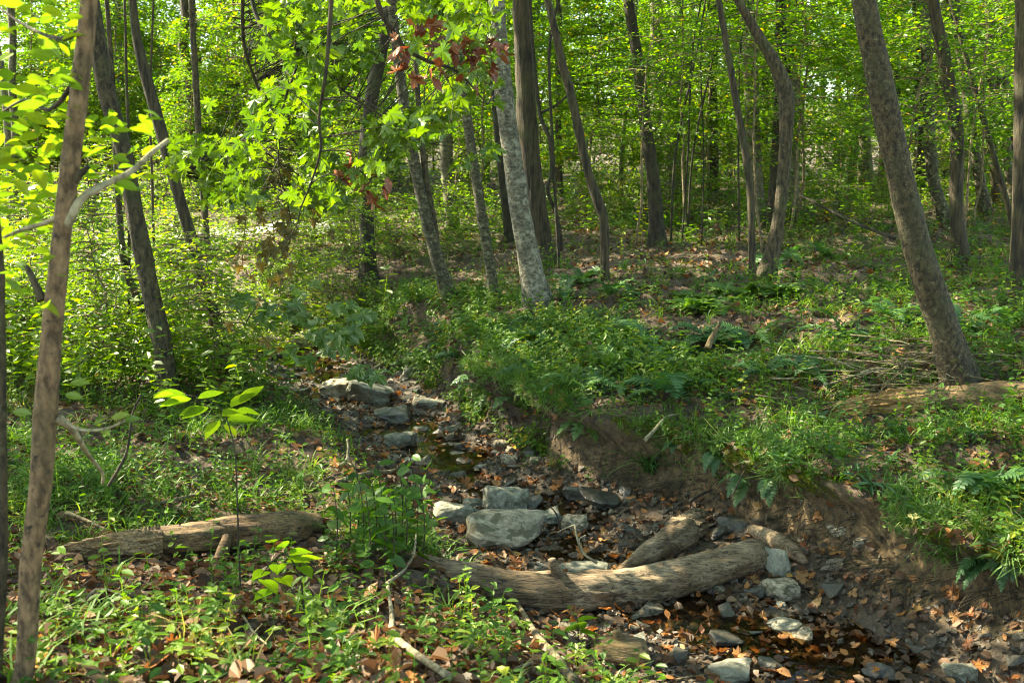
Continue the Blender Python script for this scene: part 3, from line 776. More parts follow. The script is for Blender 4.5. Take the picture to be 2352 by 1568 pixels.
def canopy():
    r = np.random.default_rng(21)
    n = 30000
    c = np.stack([r.uniform(-36, 24, n), r.uniform(-9, 62, n), r.uniform(8.0, 14.5, n)], 1)
    p = c[:, :2] - SUN[None, :2] / SUN[2] * (c[:, 2] - .8)[:, None]
    core = sstep(9, 5, np.abs(p[:, 0] - 1)) * sstep(24, 16, p[:, 1]) * sstep(-2, 2, p[:, 1])
    keep = (1 - lit(p[:, 0], p[:, 1])) * (.25 + .5 * core)  # clusters whose shadow would fall on a wanted sun patch are left out
    c = c[r.random(n) < keep]
    roots = np.array([t[1] for t in TREES])
    owner = np.argmin(((c[:, None, :2] - roots[None, :, :2]) ** 2).sum(-1), 1)
    for k, (root, tp) in enumerate(TREES):
        cc = c[owner == k]
        if len(cc) == 0: continue
        m = 11
        pos = np.repeat(cc, m, 0) + r.normal(0, .38, (len(cc) * m, 3)) * [1, 1, .6]
        nrm = np.array([0, 0, 1.0]) + r.normal(0, .45, pos.shape)
        M = frames(nrm, rand_dir(len(pos), r))
        V, F, a = scatter(LEAF2, pos - np.array(root.location), M, r.uniform(.26, .42, len(pos)), np.clip(r.normal(.5, .22, len(pos)), 0, 1))
        o = link('crown', mesh('crown', V, F, M_canopy, False, {'v': a}), root); o['kind'] = 'stuff'


canopy()


# ------------------------------------------------------------------ understory trees and shrubs (shared variants)
def understory(seed, H, low, nb, bl, leaf, per, trunk_r, drop=.12, mat=M_under):
    r = np.random.default_rng(seed)
    A = Acc(); n = 14
    zz = np.linspace(-.15, H, n)
    P = np.stack([np.cumsum(r.normal(0, .05, n)), np.cumsum(r.normal(0, .05, n)), zz], 1); P[:, :2] -= P[1, :2]
    V, F = tube(P, np.linspace(trunk_r, .008, n), 6, .05); A.add(V, F)
    pos = []; dr = []
    for b in range(nb):
        h = low + (H - low) * r.random() ** .8
        s = np.array([np.interp(h, zz, P[:, i]) for i in range(3)])
        a = r.uniform(0, 6.28); L = bl * r.uniform(.5, 1.1) * (1 - .45 * (h - low) / (H - low))
        u = np.array([math.cos(a), math.sin(a), 0]); side = np.array([-u[1], u[0], 0])
        t = np.linspace(0, 1, 6)[:, None]
        B = s + u * L * t + np.array([0, 0, 1]) * (.25 * L * t - (drop + .3) * L * t ** 2) + side * (.12 * L * np.sin(t * 3))
        V, F = tube(B, np.linspace(.012, .003, 6), 4, cap=False); A.add(V, F)
        for q in range(int(per * L)):
            tt = r.uniform(.2, 1); bp = np.array([np.interp(tt, t[:, 0], B[:, i]) for i in range(3)])
            sp = side * r.normal(0, .26 * L * (1.15 - tt * .6)) + u * r.normal(0, .08) + np.array([0, 0, r.normal(0, .05)])
            pos.append(bp + sp); dr.append(u * .6 + side * np.sign(np.dot(sp, side)) * .8 + r.normal(0, .3, 3) * [1, 1, .3] - np.array([0, 0, .3]))
    pos = np.array(pos); dr = np.array(dr)
    nrm = np.array([0, 0, 1.0]) + r.normal(0, .38, pos.shape)
    V, F, a = scatter(LEAF4, pos, frames(nrm, dr), leaf * r.uniform(.6, 1.25, len(pos)), np.clip(r.normal(.5, .2, len(pos)) + (r.random(len(pos)) > .985) * .5, 0, 1))
    return A.mesh('trunk', BARK['twig']), mesh('crown', V, F, mat, False, {'v': a})


UND = [understory(100 + k, [5.5, 7.0, 6.0, 8.0, 4.6][k], [1.1, 1.5, 1.1, 1.9, .8][k], 75, [1.7, 2.0, 1.9, 2.2, 1.5][k], .10, 95, .03) for k in range(5)]
SHR = [understory(200 + k, [2.2, 1.6, 2.8][k], .15, 60, [1.0, .9, 1.2][k], .085, 38, .012, mat=M_clear) for k in range(3)]
HIGH = [understory(300 + k, [6.5, 7.5, 6.0][k], [2.3, 2.6, 2.0][k], 46, [2.0, 2.3, 1.8][k], .085, 60, .028) for k in range(3)]


def place(protos, name, label, group, spots, cat):
    for k, (X, Y, s) in enumerate(spots):
        t, c = protos[k % len(protos)]
        root = thing(name, label, cat, (X, Y, gz(X, Y)), group)
        root.rotation_euler = (0, 0, rng.uniform(0, 6.28)); root.scale = (s, s, s * rng.uniform(.85, 1.15))
        link('trunk', t, root); o = link('crown', c, root); o['kind'] = 'stuff'


sp = []
while len(sp) < 104:
    Y = 17.5 + 33 * rng.random() ** 1.15; X = rng.uniform(-.58, .6) * Y
    if X < -2 and Y < 24 + .3 * -X: continue
    if Y < 19 and abs(X - 2.6) < 2.2: continue
    q_ = ((X - 2.5) * -.935 + (Y - 13) * .354, (X - 2.5) * .354 + (Y - 13) * .935)
    if 0 < q_[0] < 7 and abs(q_[1]) < 2.6: continue
    if all((X - a) ** 2 + (Y - b) ** 2 > 3.0 for a, b, _ in sp): sp.append((X, Y, rng.uniform(.8, 1.25)))
while len(sp) < 138:
    Y = rng.uniform(34, 58); X = rng.uniform(-.45, .6) * Y
    sp.append((X, Y, rng.uniform(1.2, 1.6)))
place(UND, 'understory_tree', 'slender leafy understory tree in the bright green background thicket', 'understory trees in the background', sp, 'tree')
sp = []
while len(sp) < 40:
    Y = rng.uniform(9.5, 19.5); X = rng.uniform(-.6, -.14) * Y
    t_, inf = terrain(np.array([X]), np.array([Y]), True)
    if inf['dl'][0] < .95 and inf['dr'][0] < .3: continue
    if all((X - a) ** 2 + (Y - b) ** 2 > .5 for a, b, _ in sp): sp.append((X, Y, rng.uniform(.5, .9)))
place(SHR, 'shrub', 'sunlit leafy shrub in the clearing left of the creek', 'shrubs in the sunny clearing', sp, 'shrub')
sp = []
for (px, Y, s) in [(-1.0, 15.5, .6), (-3.2, 14.6, .75), (-2.0, 16.5, .8), (-4.6, 17, .9), (.2, 18, .6), (1.6, 19, .6), (4.6, 18.5, .7), (6.2, 17, .6), (3.2, 20, .7), (8, 19, .8), (5.2, 21, .8), (9.2, 16, .6), (-.8, 19.5, .9), (7.0, 22, .8), (2.2, 22, .7), (10.5, 21, .8), (-3.4, 19, .9)]:
    sp.append((px, Y, s))
while len(sp) < 76:
    Y = rng.uniform(22, 46) if len(sp) < 36 else rng.uniform(38, 64); X = rng.uniform(-.3, .6) * Y
    if X < -4 and Y < 36: continue
    sp.append((X, Y, rng.uniform(.7, 1.2) * (1 + .02 * max(Y - 36, 0))))
place(SHR, 'shrub', 'low leafy shrub on the shaded forest floor behind the tree line', 'shrubs on the shaded forest floor', sp, 'shrub')
place(SHR, 'shrub', 'tall leafy shrub beyond the gravel road', 'shrubs beyond the gravel road', [(x_ * y_, y_, s_) for x_, y_, s_ in zip(rng.uniform(-.62, -.08, 34), rng.uniform(27, 52, 34), rng.uniform(1.2, 2.2, 34))], 'shrub')
place(SHR, 'shrub', 'leafy shrub closing over the upstream bend of the creek', 'shrubs at the upstream bend', [(-3.3, 12.9, .5), (-4.2, 13.6, .6), (-2.6, 13.6, .5), (-5.0, 14.6, .7), (-3.6, 14.8, .7), (-4.6, 12.4, .45), (-5.8, 13.4, .6)], 'shrub')
sp = [(-8, 25, .8), (-11, 28, 1.0), (-6, 26.5, .8), (-14, 30, 1.1), (-4, 25.5, .8), (-9.5, 31, 1.2), (-7.5, 33, 1.2), (-16, 33, 1.3), (-2.4, 17.6, .6)]
place(UND, 'understory_tree', 'pale sunlit young tree around the bright clearing by the gravel road', 'young trees around the clearing', sp, 'tree')

place(HIGH, 'understory_tree', 'young tree with high airy leaf sprays among the front trunks of the right bank', 'airy young trees on the right bank',
      [(1.9, 15.2, .8), (3.6, 14.4, .85), (5.2, 13.2, .8), (6.6, 14.6, .9), (2.9, 16.8, .9), (4.6, 16.4, .9), (6.0, 11.6, .7), (-2.6, 17.2, .8), (8.0, 12.6, .8), (7.6, 16.5, .9)], 'tree')
# ------------------------------------------------------------------ maple with the hanging boughs
mz = gz(-4.3, 3.6); mb = np.array([-4.3, 3.6, mz])
maple = thing('maple_tree', 'maple on the left bank hanging star shaped yellow green leaves over the creek', 'tree', mb)
V, F = tube(catmull(np.array([[-4.3, 3.6, mz - .2], [-4.2, 3.7, 2.5], [-4.0, 3.9, 5.0], [-3.9, 4.1, 8.0]]), 40) - mb, np.linspace(.16, .06, 40), 12, .06)
link('trunk', mesh('trunk', V, F, BARK['ash']), maple)
limbs = []


def bough(pix, R0=.022, R1=.004):
    P = [at(*q) for q in pix]; P = np.array(P)
    limbs.append(catmull(P, 40))
    branch(maple, P, [R0, (R0 + R1) / 2, R1], 'brown', 7, 40, .04, 'limb')


hub = np.array([-4.05, 3.85, 4.6])
for tgt in [at(845, -90, 5.4), at(768, -110, 4.9), at(560, -80, 6.6)]:
    m_ = (hub + tgt) / 2 + np.array([0, 0, .35])
    branch(maple, [hub, m_, tgt], [.05, .035, .022], 'ash', 8, 20, .04, 'limb')
bough([(845, -90, 5.4), (872, 20, 5.4), (905, 75, 5.45), (935, 115, 5.5), (985, 142, 5.55), (1050, 165, 5.7), (1120, 240, 5.8)], .018)
bough([(768, -110, 4.9), (757, 60, 4.9), (748, 170, 4.9), (733, 270, 5.0), (737, 340, 5.0), (718, 410, 5.1), (690, 480, 5.2)], .013)
bough([(560, -80, 6.6), (600, 60, 6.5), (690, 130, 6.4), (790, 210, 6.2), (900, 280, 6.1), (990, 330, 6.0)], .016)
bough([(560, -80, 6.6), (560, 100, 6.8), (600, 240, 7.0), (560, 320, 7.2), (470, 370, 7.4), (420, 400, 7.5)], .014)
bough([(600, 240, 7.0), (680, 330, 6.9), (740, 410, 6.8), (820, 420, 6.7)], .009)
bough([(690, 130, 6.4), (650, 250, 6.3), (640, 380, 6.4), (660, 460, 6.5)], .009)
allimb = np.vstack(limbs)


def in_bough(px, py):
    # outline of the leafy mass
    lo = np.interp(px, [380, 480, 600, 700, 780, 880, 960, 1040, 1150], [430, 470, 450, 480, 470, 420, 370, 390, 360])
    up = np.interp(px, [380, 450, 560, 640, 1150], [330, 250, 120, -40, -40])
    return (py > up) & (py < lo)


mp = []
r = np.random.default_rng(77)
while len(mp) < 2100:
    px = r.uniform(380, 1150); py = r.uniform(-40, 490)
    if not in_bough(px, py): continue
    # sparser to the right and in a few holes
    if r.random() < sstep(900, 1150, px) * .75: continue
    if noise(px / 90, py / 70, 4.0) < -.25: continue
    Y = np.interp(px, [380, 650, 1150], [8.2, 7.0, 6.2]) + r.normal(0, .7)
    mp.append(at(px, py, max(Y, 4.9)))
mp = np.array(mp)
dist = np.linalg.norm(mp - CAM, axis=1); order = np.argsort(dist)
mp = mp[order]
nrm = np.array([-.3, .5, .7]) + r.normal(0, .36, mp.shape)
dd = np.stack([r.normal(.1, .6, len(mp)), r.normal(-.45, .4, len(mp)), -np.abs(r.normal(.7, .3, len(mp)))], 1)
Ms = frames(nrm, dd); sz = np.clip(r.normal(.076, .022, len(mp)), .035, .125)
leaf_me = []
for k in range(12):
    Vt, Ft = MAPLES[k % 4]
    leaf_me.append(mesh('leaf', Vt, Ft, M_maple, False, {'v': np.full(len(Vt), .08 + .075 * k)}))
for k in range(300):
    o = link('leaf', leaf_me[r.integers(12)], maple)
    Mx = Matrix.LocRotScale(Vector(mp[k] - mb), Matrix(Ms[k].tolist()).to_quaternion(), Vector((sz[k],) * 3)); o.matrix_local = Mx
A = Acc()
for q in range(4):
    idx = np.arange(300, len(mp))[(np.arange(300, len(mp)) % 4) == q]
    V, F, a = scatter(MAPLES[q], mp[idx] - mb, Ms[idx], sz[idx], r.random(len(idx))); A.add(V, F, a)
o = link('leaf_mass', A.mesh('leaf_mass', M_maple, False), maple); o['kind'] = 'stuff'
# twigs: from groups of leaves to the nearest limb
A = Acc()
for k in range(0, len(mp), 4):
    p = mp[k]; j = np.argmin(((allimb - p) ** 2).sum(1)); e = allimb[j]
    m_ = (p + e) / 2 + r.normal(0, .03, 3) + np.array([0, 0, .04])
    V, F = tube(catmull([e, m_, p], 6), np.linspace(.004, .0015, 6), 4, cap=False); A.add(V - mb, F)
o = link('twig_spray', A.mesh('twig_spray', BARK['brown']), maple); o['kind'] = 'stuff'
# withered clusters
wm = [mesh('withered_leaf', CURLED[k][0], CURLED[k][1], M_wither, False, {'v': np.full(len(CURLED[k][0]), .1 + .2 * k)}) for k in range(5)]
for (px, py, Y, n, s) in [(1000, 80, 5.3, 13, .055), (1020, 110, 5.3, 12, .045), (1085, 105, 5.3, 9, .045), (1105, 140, 5.3, 9, .045), (1140, 130, 5.3, 12, .05), (985, 155, 5.3, 12, .045), (925, 115, 5.3, 9, .035), (810, 405, 5.9, 14, .05), (858, 428, 5.9, 14, .05)]:
    c = at(px, py, Y)
    for q in range(n):
        p = c + r.normal(0, s, 3)
        Mq = frames(r.normal(0, 1, (1, 3)), np.array([[r.normal(0, .4), r.normal(0, .4), -1.]]))[0]
        o = link('withered_leaf', wm[r.integers(5)], maple)
        o.matrix_local = Matrix.LocRotScale(Vector(p - mb), Matrix(Mq.tolist()).to_quaternion(), Vector((r.uniform(.055, .095),) * 3))
om = [mesh('yellowing_leaf', MAPLES[k][0], MAPLES[k][1], M_olive, False, {'v': np.full(len(MAPLES[k][0]), .2 + .2 * k)}) for k in range(4)]
for k in range(44):
    px = r.normal(640, 50); py = 560 + r.normal(0, 60) - (px - 640) * .55
    p = at(px, py, 7.2 + r.normal(0, .25))
    Mq = frames(np.array([[r.normal(0, .4), -.7, .4]]), np.array([[r.normal(0, .4), r.normal(0, .3), -1.]]))[0]
    o = link('yellowing_leaf', om[r.integers(4)], maple)
    o.matrix_local = Matrix.LocRotScale(Vector(p - mb), Matrix(Mq.tolist()).to_quaternion(), Vector((r.uniform(.06, .1),) * 3))
for pix in [[(690, 480, 5.2), (680, 520, 6.2), (650, 560, 7.1), (590, 620, 7.2), (560, 640, 7.2)], [(660, 460, 6.5), (670, 540, 7.1), (640, 600, 7.2)]]:
    branch(maple, [at(*q) for q in pix], [.004, .003, .002], 'brown', 5, 16, 0, 'limb')
# broad leaved low spray over the creek
spray = [(640, 690), (700, 720), (760, 745), (720, 770), (820, 850), (780, 800), (660, 740), (600, 700), (560, 690), (840, 855), (790, 740), (740, 700), (690, 680), (620, 730), (830, 730), (770, 770), (700, 800)]
sz_b = ground_at(560, 860)
sprayt = thing('maple_seedling', 'low maple seedling spreading blue green leaves across the upstream creek', 'plant', sz_b)
link('stem', mesh('stem', *tube(catmull([[0, 0, -.05], [.05, -.2, .45], at(600, 700, 9.6) - sz_b, at(720, 730, 9.0) - sz_b, at(830, 800, 8.7) - sz_b], 24), np.linspace(.01, .003, 24), 6), BARK['brown']), sprayt)
for px, py in spray:
    for _ in range(3):
        p = at(px + r.normal(0, 22), py + r.normal(0, 12), np.interp(px, [560, 830], [9.7, 8.6]) + r.normal(0, .2))
        Mq = frames(np.array([[0, -.3, .9]]) + r.normal(0, .2, (1, 3)), np.array([[r.normal(.4, .5), r.normal(-.4, .4), -.35]]))[0]
        o = link('leaf', leaf_me[r.integers(4)], sprayt)
        o.matrix_local = Matrix.LocRotScale(Vector(p - sz_b), Matrix(Mq.tolist()).to_quaternion(), Vector((r.uniform(.13, .2),) * 3))

# ------------------------------------------------------------------ foliage and branches of the slim tan sapling
def fb(pix, R, bark='tan'): branch(front, [at(*q) for q in pix], R, bark, 8, 24, .06)


fb([(150, 530, 2.85), (168, 490, 2.83), (190, 455, 2.85), (240, 425, 2.9), (300, 395, 2.95), (350, 350, 3.0), (386, 322, 3.05)], [.014, .010, .006], 'pale')
fb([(160, 480, 2.84), (110, 510, 2.85), (60, 525, 2.9), (10, 545, 3.0)], [.009, .006, .004], 'pale')
fb([(98, 690, 2.85), (80, 650, 2.86), (62, 612, 2.88)], [.014, .011, .008], 'ash')
fb([(165, 420, 2.85), (185, 400, 2.84), (203, 383, 2.83)], [.016, .011, .007], 'ash')
fb([(130, 960, 2.85), (165, 985, 2.9), (200, 1040, 3.05), (235, 1085, 3.25), (236, 1110, 3.3)], [.012, .007, .005], 'pale')
fb([(140, 955, 2.85), (180, 985, 2.8), (240, 985, 2.8), (290, 965, 2.8)], [.006, .004, .003], 'pale')
fb([(200, 60, 2.85), (140, 90, 2.9), (60, 60, 3.1), (0, 20, 3.2)], [.008, .005, .003], 'ash')
fb([(190, 160, 2.85), (120, 250, 2.9), (60, 230, 3.0), (0, 260, 3.2)], [.008, .005, .003], 'ash')
ell_me = [mesh('leaf', ELLS[k % 3][0], ELLS[k % 3][1], M_sap, False, {'v': np.full(len(ELLS[k % 3][0]), .15 + .13 * k)}) for k in range(6)]


def put_leaf(root, me, p, nrm, d, s, name='leaf'):
    b = np.array(root.location)
    Mq = frames(np.array([nrm], float), np.array([d], float))[0]
    o = link(name, me, root)
    o.matrix_local = Matrix.LocRotScale(Vector(p - b), Matrix(Mq.tolist()).to_quaternion(), Vector((s, s, s)))
    return o


r = np.random.default_rng(5)
for (x0, x1, y0, y1, n, smin, smax) in [(-20, 170, 180, 360, 75, .04, .078), (20, 340, 250, 420, 75, .035, .07), (-20, 130, 380, 560, 60, .04, .075), (-20, 140, 560, 720, 26, .04, .07), (-20, 170, -10, 190, 46, .04, .07)]:
    for k in range(n):
        px, py = r.uniform(x0, x1), r.uniform(y0, y1)
        p = at(px, py, r.uniform(2.7, 3.7))
        put_leaf(front, ell_me[r.integers(6)], p, [r.normal(-.2, .3), r.normal(.4, .3), .75], [r.normal(.5, .5), r.normal(0, .4), r.normal(-.25, .2)], r.uniform(smin, smax))
for px, py in [(285, 965), (230, 985), (160, 880), (150, 905), (30, 945), (215, 975), (310, 440), (255, 960)]:
    put_leaf(front, ell_me[r.integers(6)], at(px, py, 2.8), [r.normal(0, .3), -.5, .7], [.7, r.normal(0, .3), -.1], r.uniform(.035, .06))

# ------------------------------------------------------------------ seedlings with big leaves in the foreground
def seedling(label, stem_pix, leaves, Y, sizes, heart, mat_v, dirfun, mat=None, wild=0.):
    b = at(stem_pix[0][0], stem_pix[0][1], Y); b[2] = gz(b[0], b[1])
    root = thing('seedling', label, 'plant', b)
    P = [b - [0, 0, .04]] + [at(px, py, Y) for px, py in stem_pix[1:]]
    branch(root, P, [.005, .004, .002], 'brown', 6, 24, 0, 'stem')
    for (px, py, ax, ay, s) in leaves:
        tp = (HEARTS if heart else ELLS)[r.integers(2)]
        put_leaf(root, mesh('leaf', tp[0], tp[1], mat or M_sap, False, {'v': np.full(len(tp[0]), np.clip(r.normal(mat_v, .15), 0, 1))}), at(px, py, Y + r.normal(0, .05)),
                 [r.normal(-.15, .2 + wild), .62 - wild * 1.4 + r.normal(0, wild), .7], [ax, r.normal(-.2, .15 + wild), -ay], s)
    return root


seedling('tall thin seedling with pointed yellow green leaves rising behind the rotten log', [(548, 1270), (545, 1150), (540, 1040), (522, 965), (500, 930), (470, 915), (420, 905)],
         [(430, 908, -.9, .1, .16), (400, 905, -.5, -.2, .1), (440, 915, -.7, .35, .15), (455, 915, .5, .3, .13), (480, 935, -.2, .6, .15), (470, 935, -.7, .3, .13), (510, 955, .7, -.4, .17), (530, 935, .8, -.6, .17),
          (550, 925, .9, -.15, .16), (520, 965, .9, .1, .16), (505, 965, -.3, .5, .13), (515, 975, .2, .5, .1), (545, 940, .6, .2, .12)], 4.7, 0, 0, .55, None)
seedling('seedling with drooping heart shaped yellow green leaves in front of the rotten log', [(700, 1420), (690, 1330), (655, 1270), (625, 1290), (600, 1320)],
         [(690, 1300, .2, .9, .10), (665, 1270, .9, .3, .10), (640, 1295, .1, .8, .10), (605, 1330, .1, 1, .12), (645, 1325, .25, 1, .11), (625, 1355, -.4, 1, .11), (612, 1310, -.6, .8, .1), (660, 1285, .7, .7, .1), (650, 1260, -.1, -.9, .09), (625, 1245, -.1, -.9, .07), (690, 1285, .9, .1, .1)], 4.1, 0, 1, .5, None)
seedling('seedling with two pale leaves beside the forked grey stick', [(905, 1560), (900, 1500), (905, 1470)], [(905, 1475, .6, .25, .09), (905, 1475, -.5, .1, .06), (900, 1500, .1, .9, .06), (905, 1480, .9, -.1, .09)], 3.6, 0, 1, .55, None)
seedling('seedling with long green leaves below the barkless creek log', [(1330, 1480), (1328, 1440), (1325, 1420)], [(1325, 1425, .9, -.1, .12), (1325, 1430, .2, .9, .11), (1325, 1440, -.4, .9, .09), (1330, 1450, .9, .1, .12)], 4.9, 0, 1, .05, None)
seedling('broad leaved seedling at the lower edge of the leaf litter', [(790, 1600), (780, 1560), (775, 1548)], [(778, 1550, -.8, .1, .1), (778, 1550, .8, .1, .12), (778, 1550, .1, .7, .09)], 3.2, 0, 1, .3, None)
for px, yb in [(860, 1300), (880, 1310), (905, 1300), (830, 1290), (800, 1280), (930, 1290), (955, 1270), (845, 1320), (900, 1330), (970, 1300), (770, 1300), (920, 1250), (870, 1240), (820, 1240), (985, 1250), (945, 1220)]:
    lv = []
    for k in range(13):
        lv.append((px + r.normal(0, 12), yb - 175 + k * 12, r.choice([-1, 1]) * .9, r.uniform(-.1, .4), r.uniform(.07, .12)))
    seedling('tall leafy weed stems with narrow green leaves by the big tan boulder', [(px, yb), (px + 5, yb - 100), (px - 5, yb - 190)], lv, float(ground_at(px, yb)[1]), 0, 0, .3, None, M_herb, .5)['group'] = 'tall weed stems by the boulder'

# ------------------------------------------------------------------ logs and dead wood
def settle(px, py, w, sink=.8):
    r_ = ray(px, py); t = np.arange(2.0, 12, .01); P = CAM + r_[None] * t[:, None]
    rad = .5 * w / FPX * P[:, 1]
    k = np.nonzero(P[:, 2] - rad * sink < terrain(P[:, 0], P[:, 1]))[0][0]
    return P[k, 1]


CLEAR = [(2.5, 13.2, 1.1), (3.3, 13.4, .9), (1.6, 13.4, .9), (2.4, 14.2, .8)]; BODY = {}


def log_from(name, label, pix, mat, seg=44, amp=.10, cat='log', sink=.8, nper=.03, zoff=0., settle_deg=None):
    """pix: (px, py, width, Y) along the axis"""
    if settle_deg is not None:
        xs = np.array([q[0] for q in pix]); Ys = np.array([settle(*q[:3], sink) for q in pix])
        Yf = np.polyval(np.polyfit(xs, Ys, settle_deg), xs); pix = [(q[0], q[1], q[2], float(y)) for q, y in zip(pix, Yf)]
    P = np.array([at(px, py, Y) for px, py, w, Y in pix]); R = np.array([.5 * w / FPX * Y for px, py, w, Y in pix])
    n = int(np.sum(np.linalg.norm(np.diff(P, axis=0), axis=1)) / nper) + 6
    PR = catmull(np.column_stack([P, R]), n)
    for q in PR[::4]: CLEAR.append((q[0], q[1] - .16, .2)); CLEAR.append((q[0], q[1] - .34, .16))
    b = P[0].copy()
    root = thing(name, label, cat, b)
    V, F = tube(PR[:, :3] - b, PR[:, 3] * (1 + .05 * noise(PR[:, 0] * 6, PR[:, 1], 0)), seg, amp, 9, 1.6, rng.uniform(0, 40))
    rr = np.random.default_rng(int(pix[0][0])); n_ = len(PR)
    for i_ in list(range(4)) + list(range(n_ - 4, n_)):
        w_ = 1 - min(i_, n_ - 1 - i_) / 4; V[i_ * seg:(i_ + 1) * seg] += (PR[i_, :3] - b - V[i_ * seg:(i_ + 1) * seg]) * (w_ * rr.uniform(0, .45, seg))[:, None]
    BODY[root.name] = link('log_body', mesh('log_body', V, F, mat), root)
    return root, PR


def broken_end(root, pix, mat, seg=34, amp=.16, jag=.16, seed=1, sink=.9, shrink=.3):
    xs = np.array([q[0] for q in pix]); Ys = np.array([settle(*q[:3], sink) for q in pix]); Yf = np.polyval(np.polyfit(xs, Ys, 1), xs)
    b = np.array(root.location); P = np.array([at(q[0], q[1], y) for q, y in zip(pix, Yf)]); Rr = np.array([.5 * q[2] / FPX * y for q, y in zip(pix, Yf)])
    PR = catmull(np.column_stack([P, Rr]), 44)
    for q in PR[::4]: CLEAR.append((q[0], q[1] - .16, .2)); CLEAR.append((q[0], q[1] - .36, .18))
    V, F = tube(PR[:, :3] - b, PR[:, 3], seg, amp, 9, 3, seed * 3.)
    rr = np.random.default_rng(seed); j = rr.uniform(-.6, 1, seg); j2 = rr.uniform(0, 1, seg); ax = P[-1] - P[-2]; ax /= np.linalg.norm(ax)
    for i_ in range(44):
        w_ = (i_ / 43) ** 2; c_ = PR[i_, :3] - b
        ring = V[i_ * seg:(i_ + 1) * seg]
        ring += (c_ - ring) * (shrink * j2 * (i_ / 43) + .12 * rr.random(seg))[:, None] + ax[None] * (jag * w_ * j)[:, None]
    return link('broken_end', mesh('broken_end', V, F, mat, False), root)


def log_y(PR, px):
    dep = PR[:, 1] * math.cos(PITCH) - (PR[:, 2] - CAM[2]) * math.sin(PITCH); q = 1176 + FPX * PR[:, 0] / dep
    o_ = np.argsort(q); return float(np.interp(px, q[o_], PR[o_, 1]))


def on(PR, px, py, dy=0.0): return at(px, py, log_y(PR, px) + dy)


def stub(root, P, R, mat, seg=12, name='branch_stub'):
    b = np.array(root.location); PR = catmull(np.array(P), 14)
    V, F = tube(PR - b, np.interp(np.linspace(0, 1, 14), np.linspace(0, 1, len(R)), R), seg, .1, 3, 14, 3.)
    return link(name, mesh(name, V, F, mat), BODY.get(root.name, root))


clog, cl = log_from('fallen_log', 'curved barkless pale log lying across the creek bed', [(930, 1268, 20, 5.75), (1000, 1297, 38, 5.72), (1080, 1322, 62, 5.68), (1160, 1348, 84, 5.65), (1270, 1360, 96, 5.62), (1380, 1357, 98, 5.62),
    (1490, 1344, 94, 5.66), (1600, 1316, 88, 5.72), (1690, 1290, 82, 5.8), (1745, 1272, 74, 5.88), (1762, 1266, 46, 5.9)], M_log, settle_deg=2)
stub(clog, [on(cl, 1295, 1355), on(cl, 1280, 1318, -.01), on(cl, 1270, 1294, -.02), on(cl, 1267, 1283, -.02)], [.09, .06, .03, .024], M_log)
stub(clog, [on(cl, 1715, 1285), on(cl, 1735, 1258, -.02), on(cl, 1745, 1246, -.03)], [.07, .06, .035], M_log, name='knot')
stub(clog, [on(cl, 1520, 1335), on(cl, 1525, 1312, -.02), on(cl, 1530, 1300, -.04)], [.06, .035, .01], M_log, name='knot')
# crack ring in the log
M_crack = plainmat('dark_crack', (.012, .009, .006), (.03, .02, .014), 20)
ci = len(cl) // 2 + 3
cc_ = cl[ci]
cr = []
for t in np.linspace(-.9, .9, 12):
    cr.append(cc_[:3] + np.array([.012 * math.sin(t * 6), -cc_[3] * 1.035 * math.cos(t), cc_[3] * 1.035 * math.sin(t) * .9]))
V, F = tube(np.array(cr) - np.array(clog.location), np.linspace(.006, .003, 12), 5); link('crack', mesh('crack', V, F, M_crack), BODY[clog.name])

drift, dl_ = log_from('driftwood', 'weathered driftwood wedge with a splintered end resting on the creek log', [(1415, 1316, 14, 5.9), (1470, 1285, 44, 5.98), (1530, 1250, 66, 6.05), (1570, 1225, 78, 6.1), (1592, 1212, 60, 6.13)], M_log, 30, .16, settle_deg=1)
for k, (px, py, e) in enumerate([(1570, 1205, (1575, 1186)), (1598, 1225, (1622, 1222)), (1602, 1240, (1628, 1248)), (1580, 1252, (1605, 1268)), (1590, 1208, (1606, 1200))]):
    stub(drift, [on(dl_, 1560, 1232), on(dl_, px, py), on(dl_, e[0], e[1], .02)], [.05, .03, .004], M_log, 7, 'splinter')
broken_end(drift, [(1555, 1234, 78, 0), (1580, 1218, 86, 0), (1600, 1208, 84, 0), (1614, 1202, 60, 0)], M_log, seed=3, jag=.07, sink=.6)
hole = on(dl_, 1530, 1262, -.075)
V, F = tube(np.array([[0, .012, 0], [0, -.012, -.002]]) + hole - np.array(drift.location), [.017, .015], 10); link('knothole', mesh('knothole', V, F, M_crack), BODY[drift.name])
spl, _ = log_from('split_wood', 'flat split piece of pale wood leaning on the bank behind the pale stone', [(1722, 1212, 26, 6.2), (1775, 1238, 44, 6.1), (1820, 1265, 48, 6.0), (1850, 1292, 22, 5.95)], M_log, 8, .14, settle_deg=1)
rot, rl_ = log_from('rotten_log', 'rotten mossy log on the left bank with its broken end exposed', [(290, 1254, 62, 4.85), (350, 1246, 70, 4.95), (430, 1238, 74, 5.0), (520, 1226, 78, 5.1), (620, 1216, 80, 5.2), (690, 1210, 76, 5.3), (740, 1206, 52, 5.4)], M_rotlog, 40, .12, settle_deg=1)
broken_end(rot, [(370, 1244, 76, 0), (320, 1250, 78, 0), (260, 1257, 74, 0), (220, 1264, 64, 0), (192, 1268, 44, 0)], M_goldrot, seed=4, shrink=.2)
stub(rot, [on(rl_, 525, 1225, -.07), on(rl_, 515, 1255, -.13), on(rl_, 505, 1285, -.16)], [.028, .034, .042], M_rotlog, 9, 'branch_stub')
glog, _ = log_from('rotten_log', 'decayed log on the right bank with a golden split end beside the brush pile', [(2085, 925, 56, 6.75), (2160, 917, 60, 6.8), (2260, 910, 62, 6.9), (2380, 908, 66, 7.0), (2520, 900, 66, 7.1)], M_rotlog, 40, .12, settle_deg=1, sink=.35)
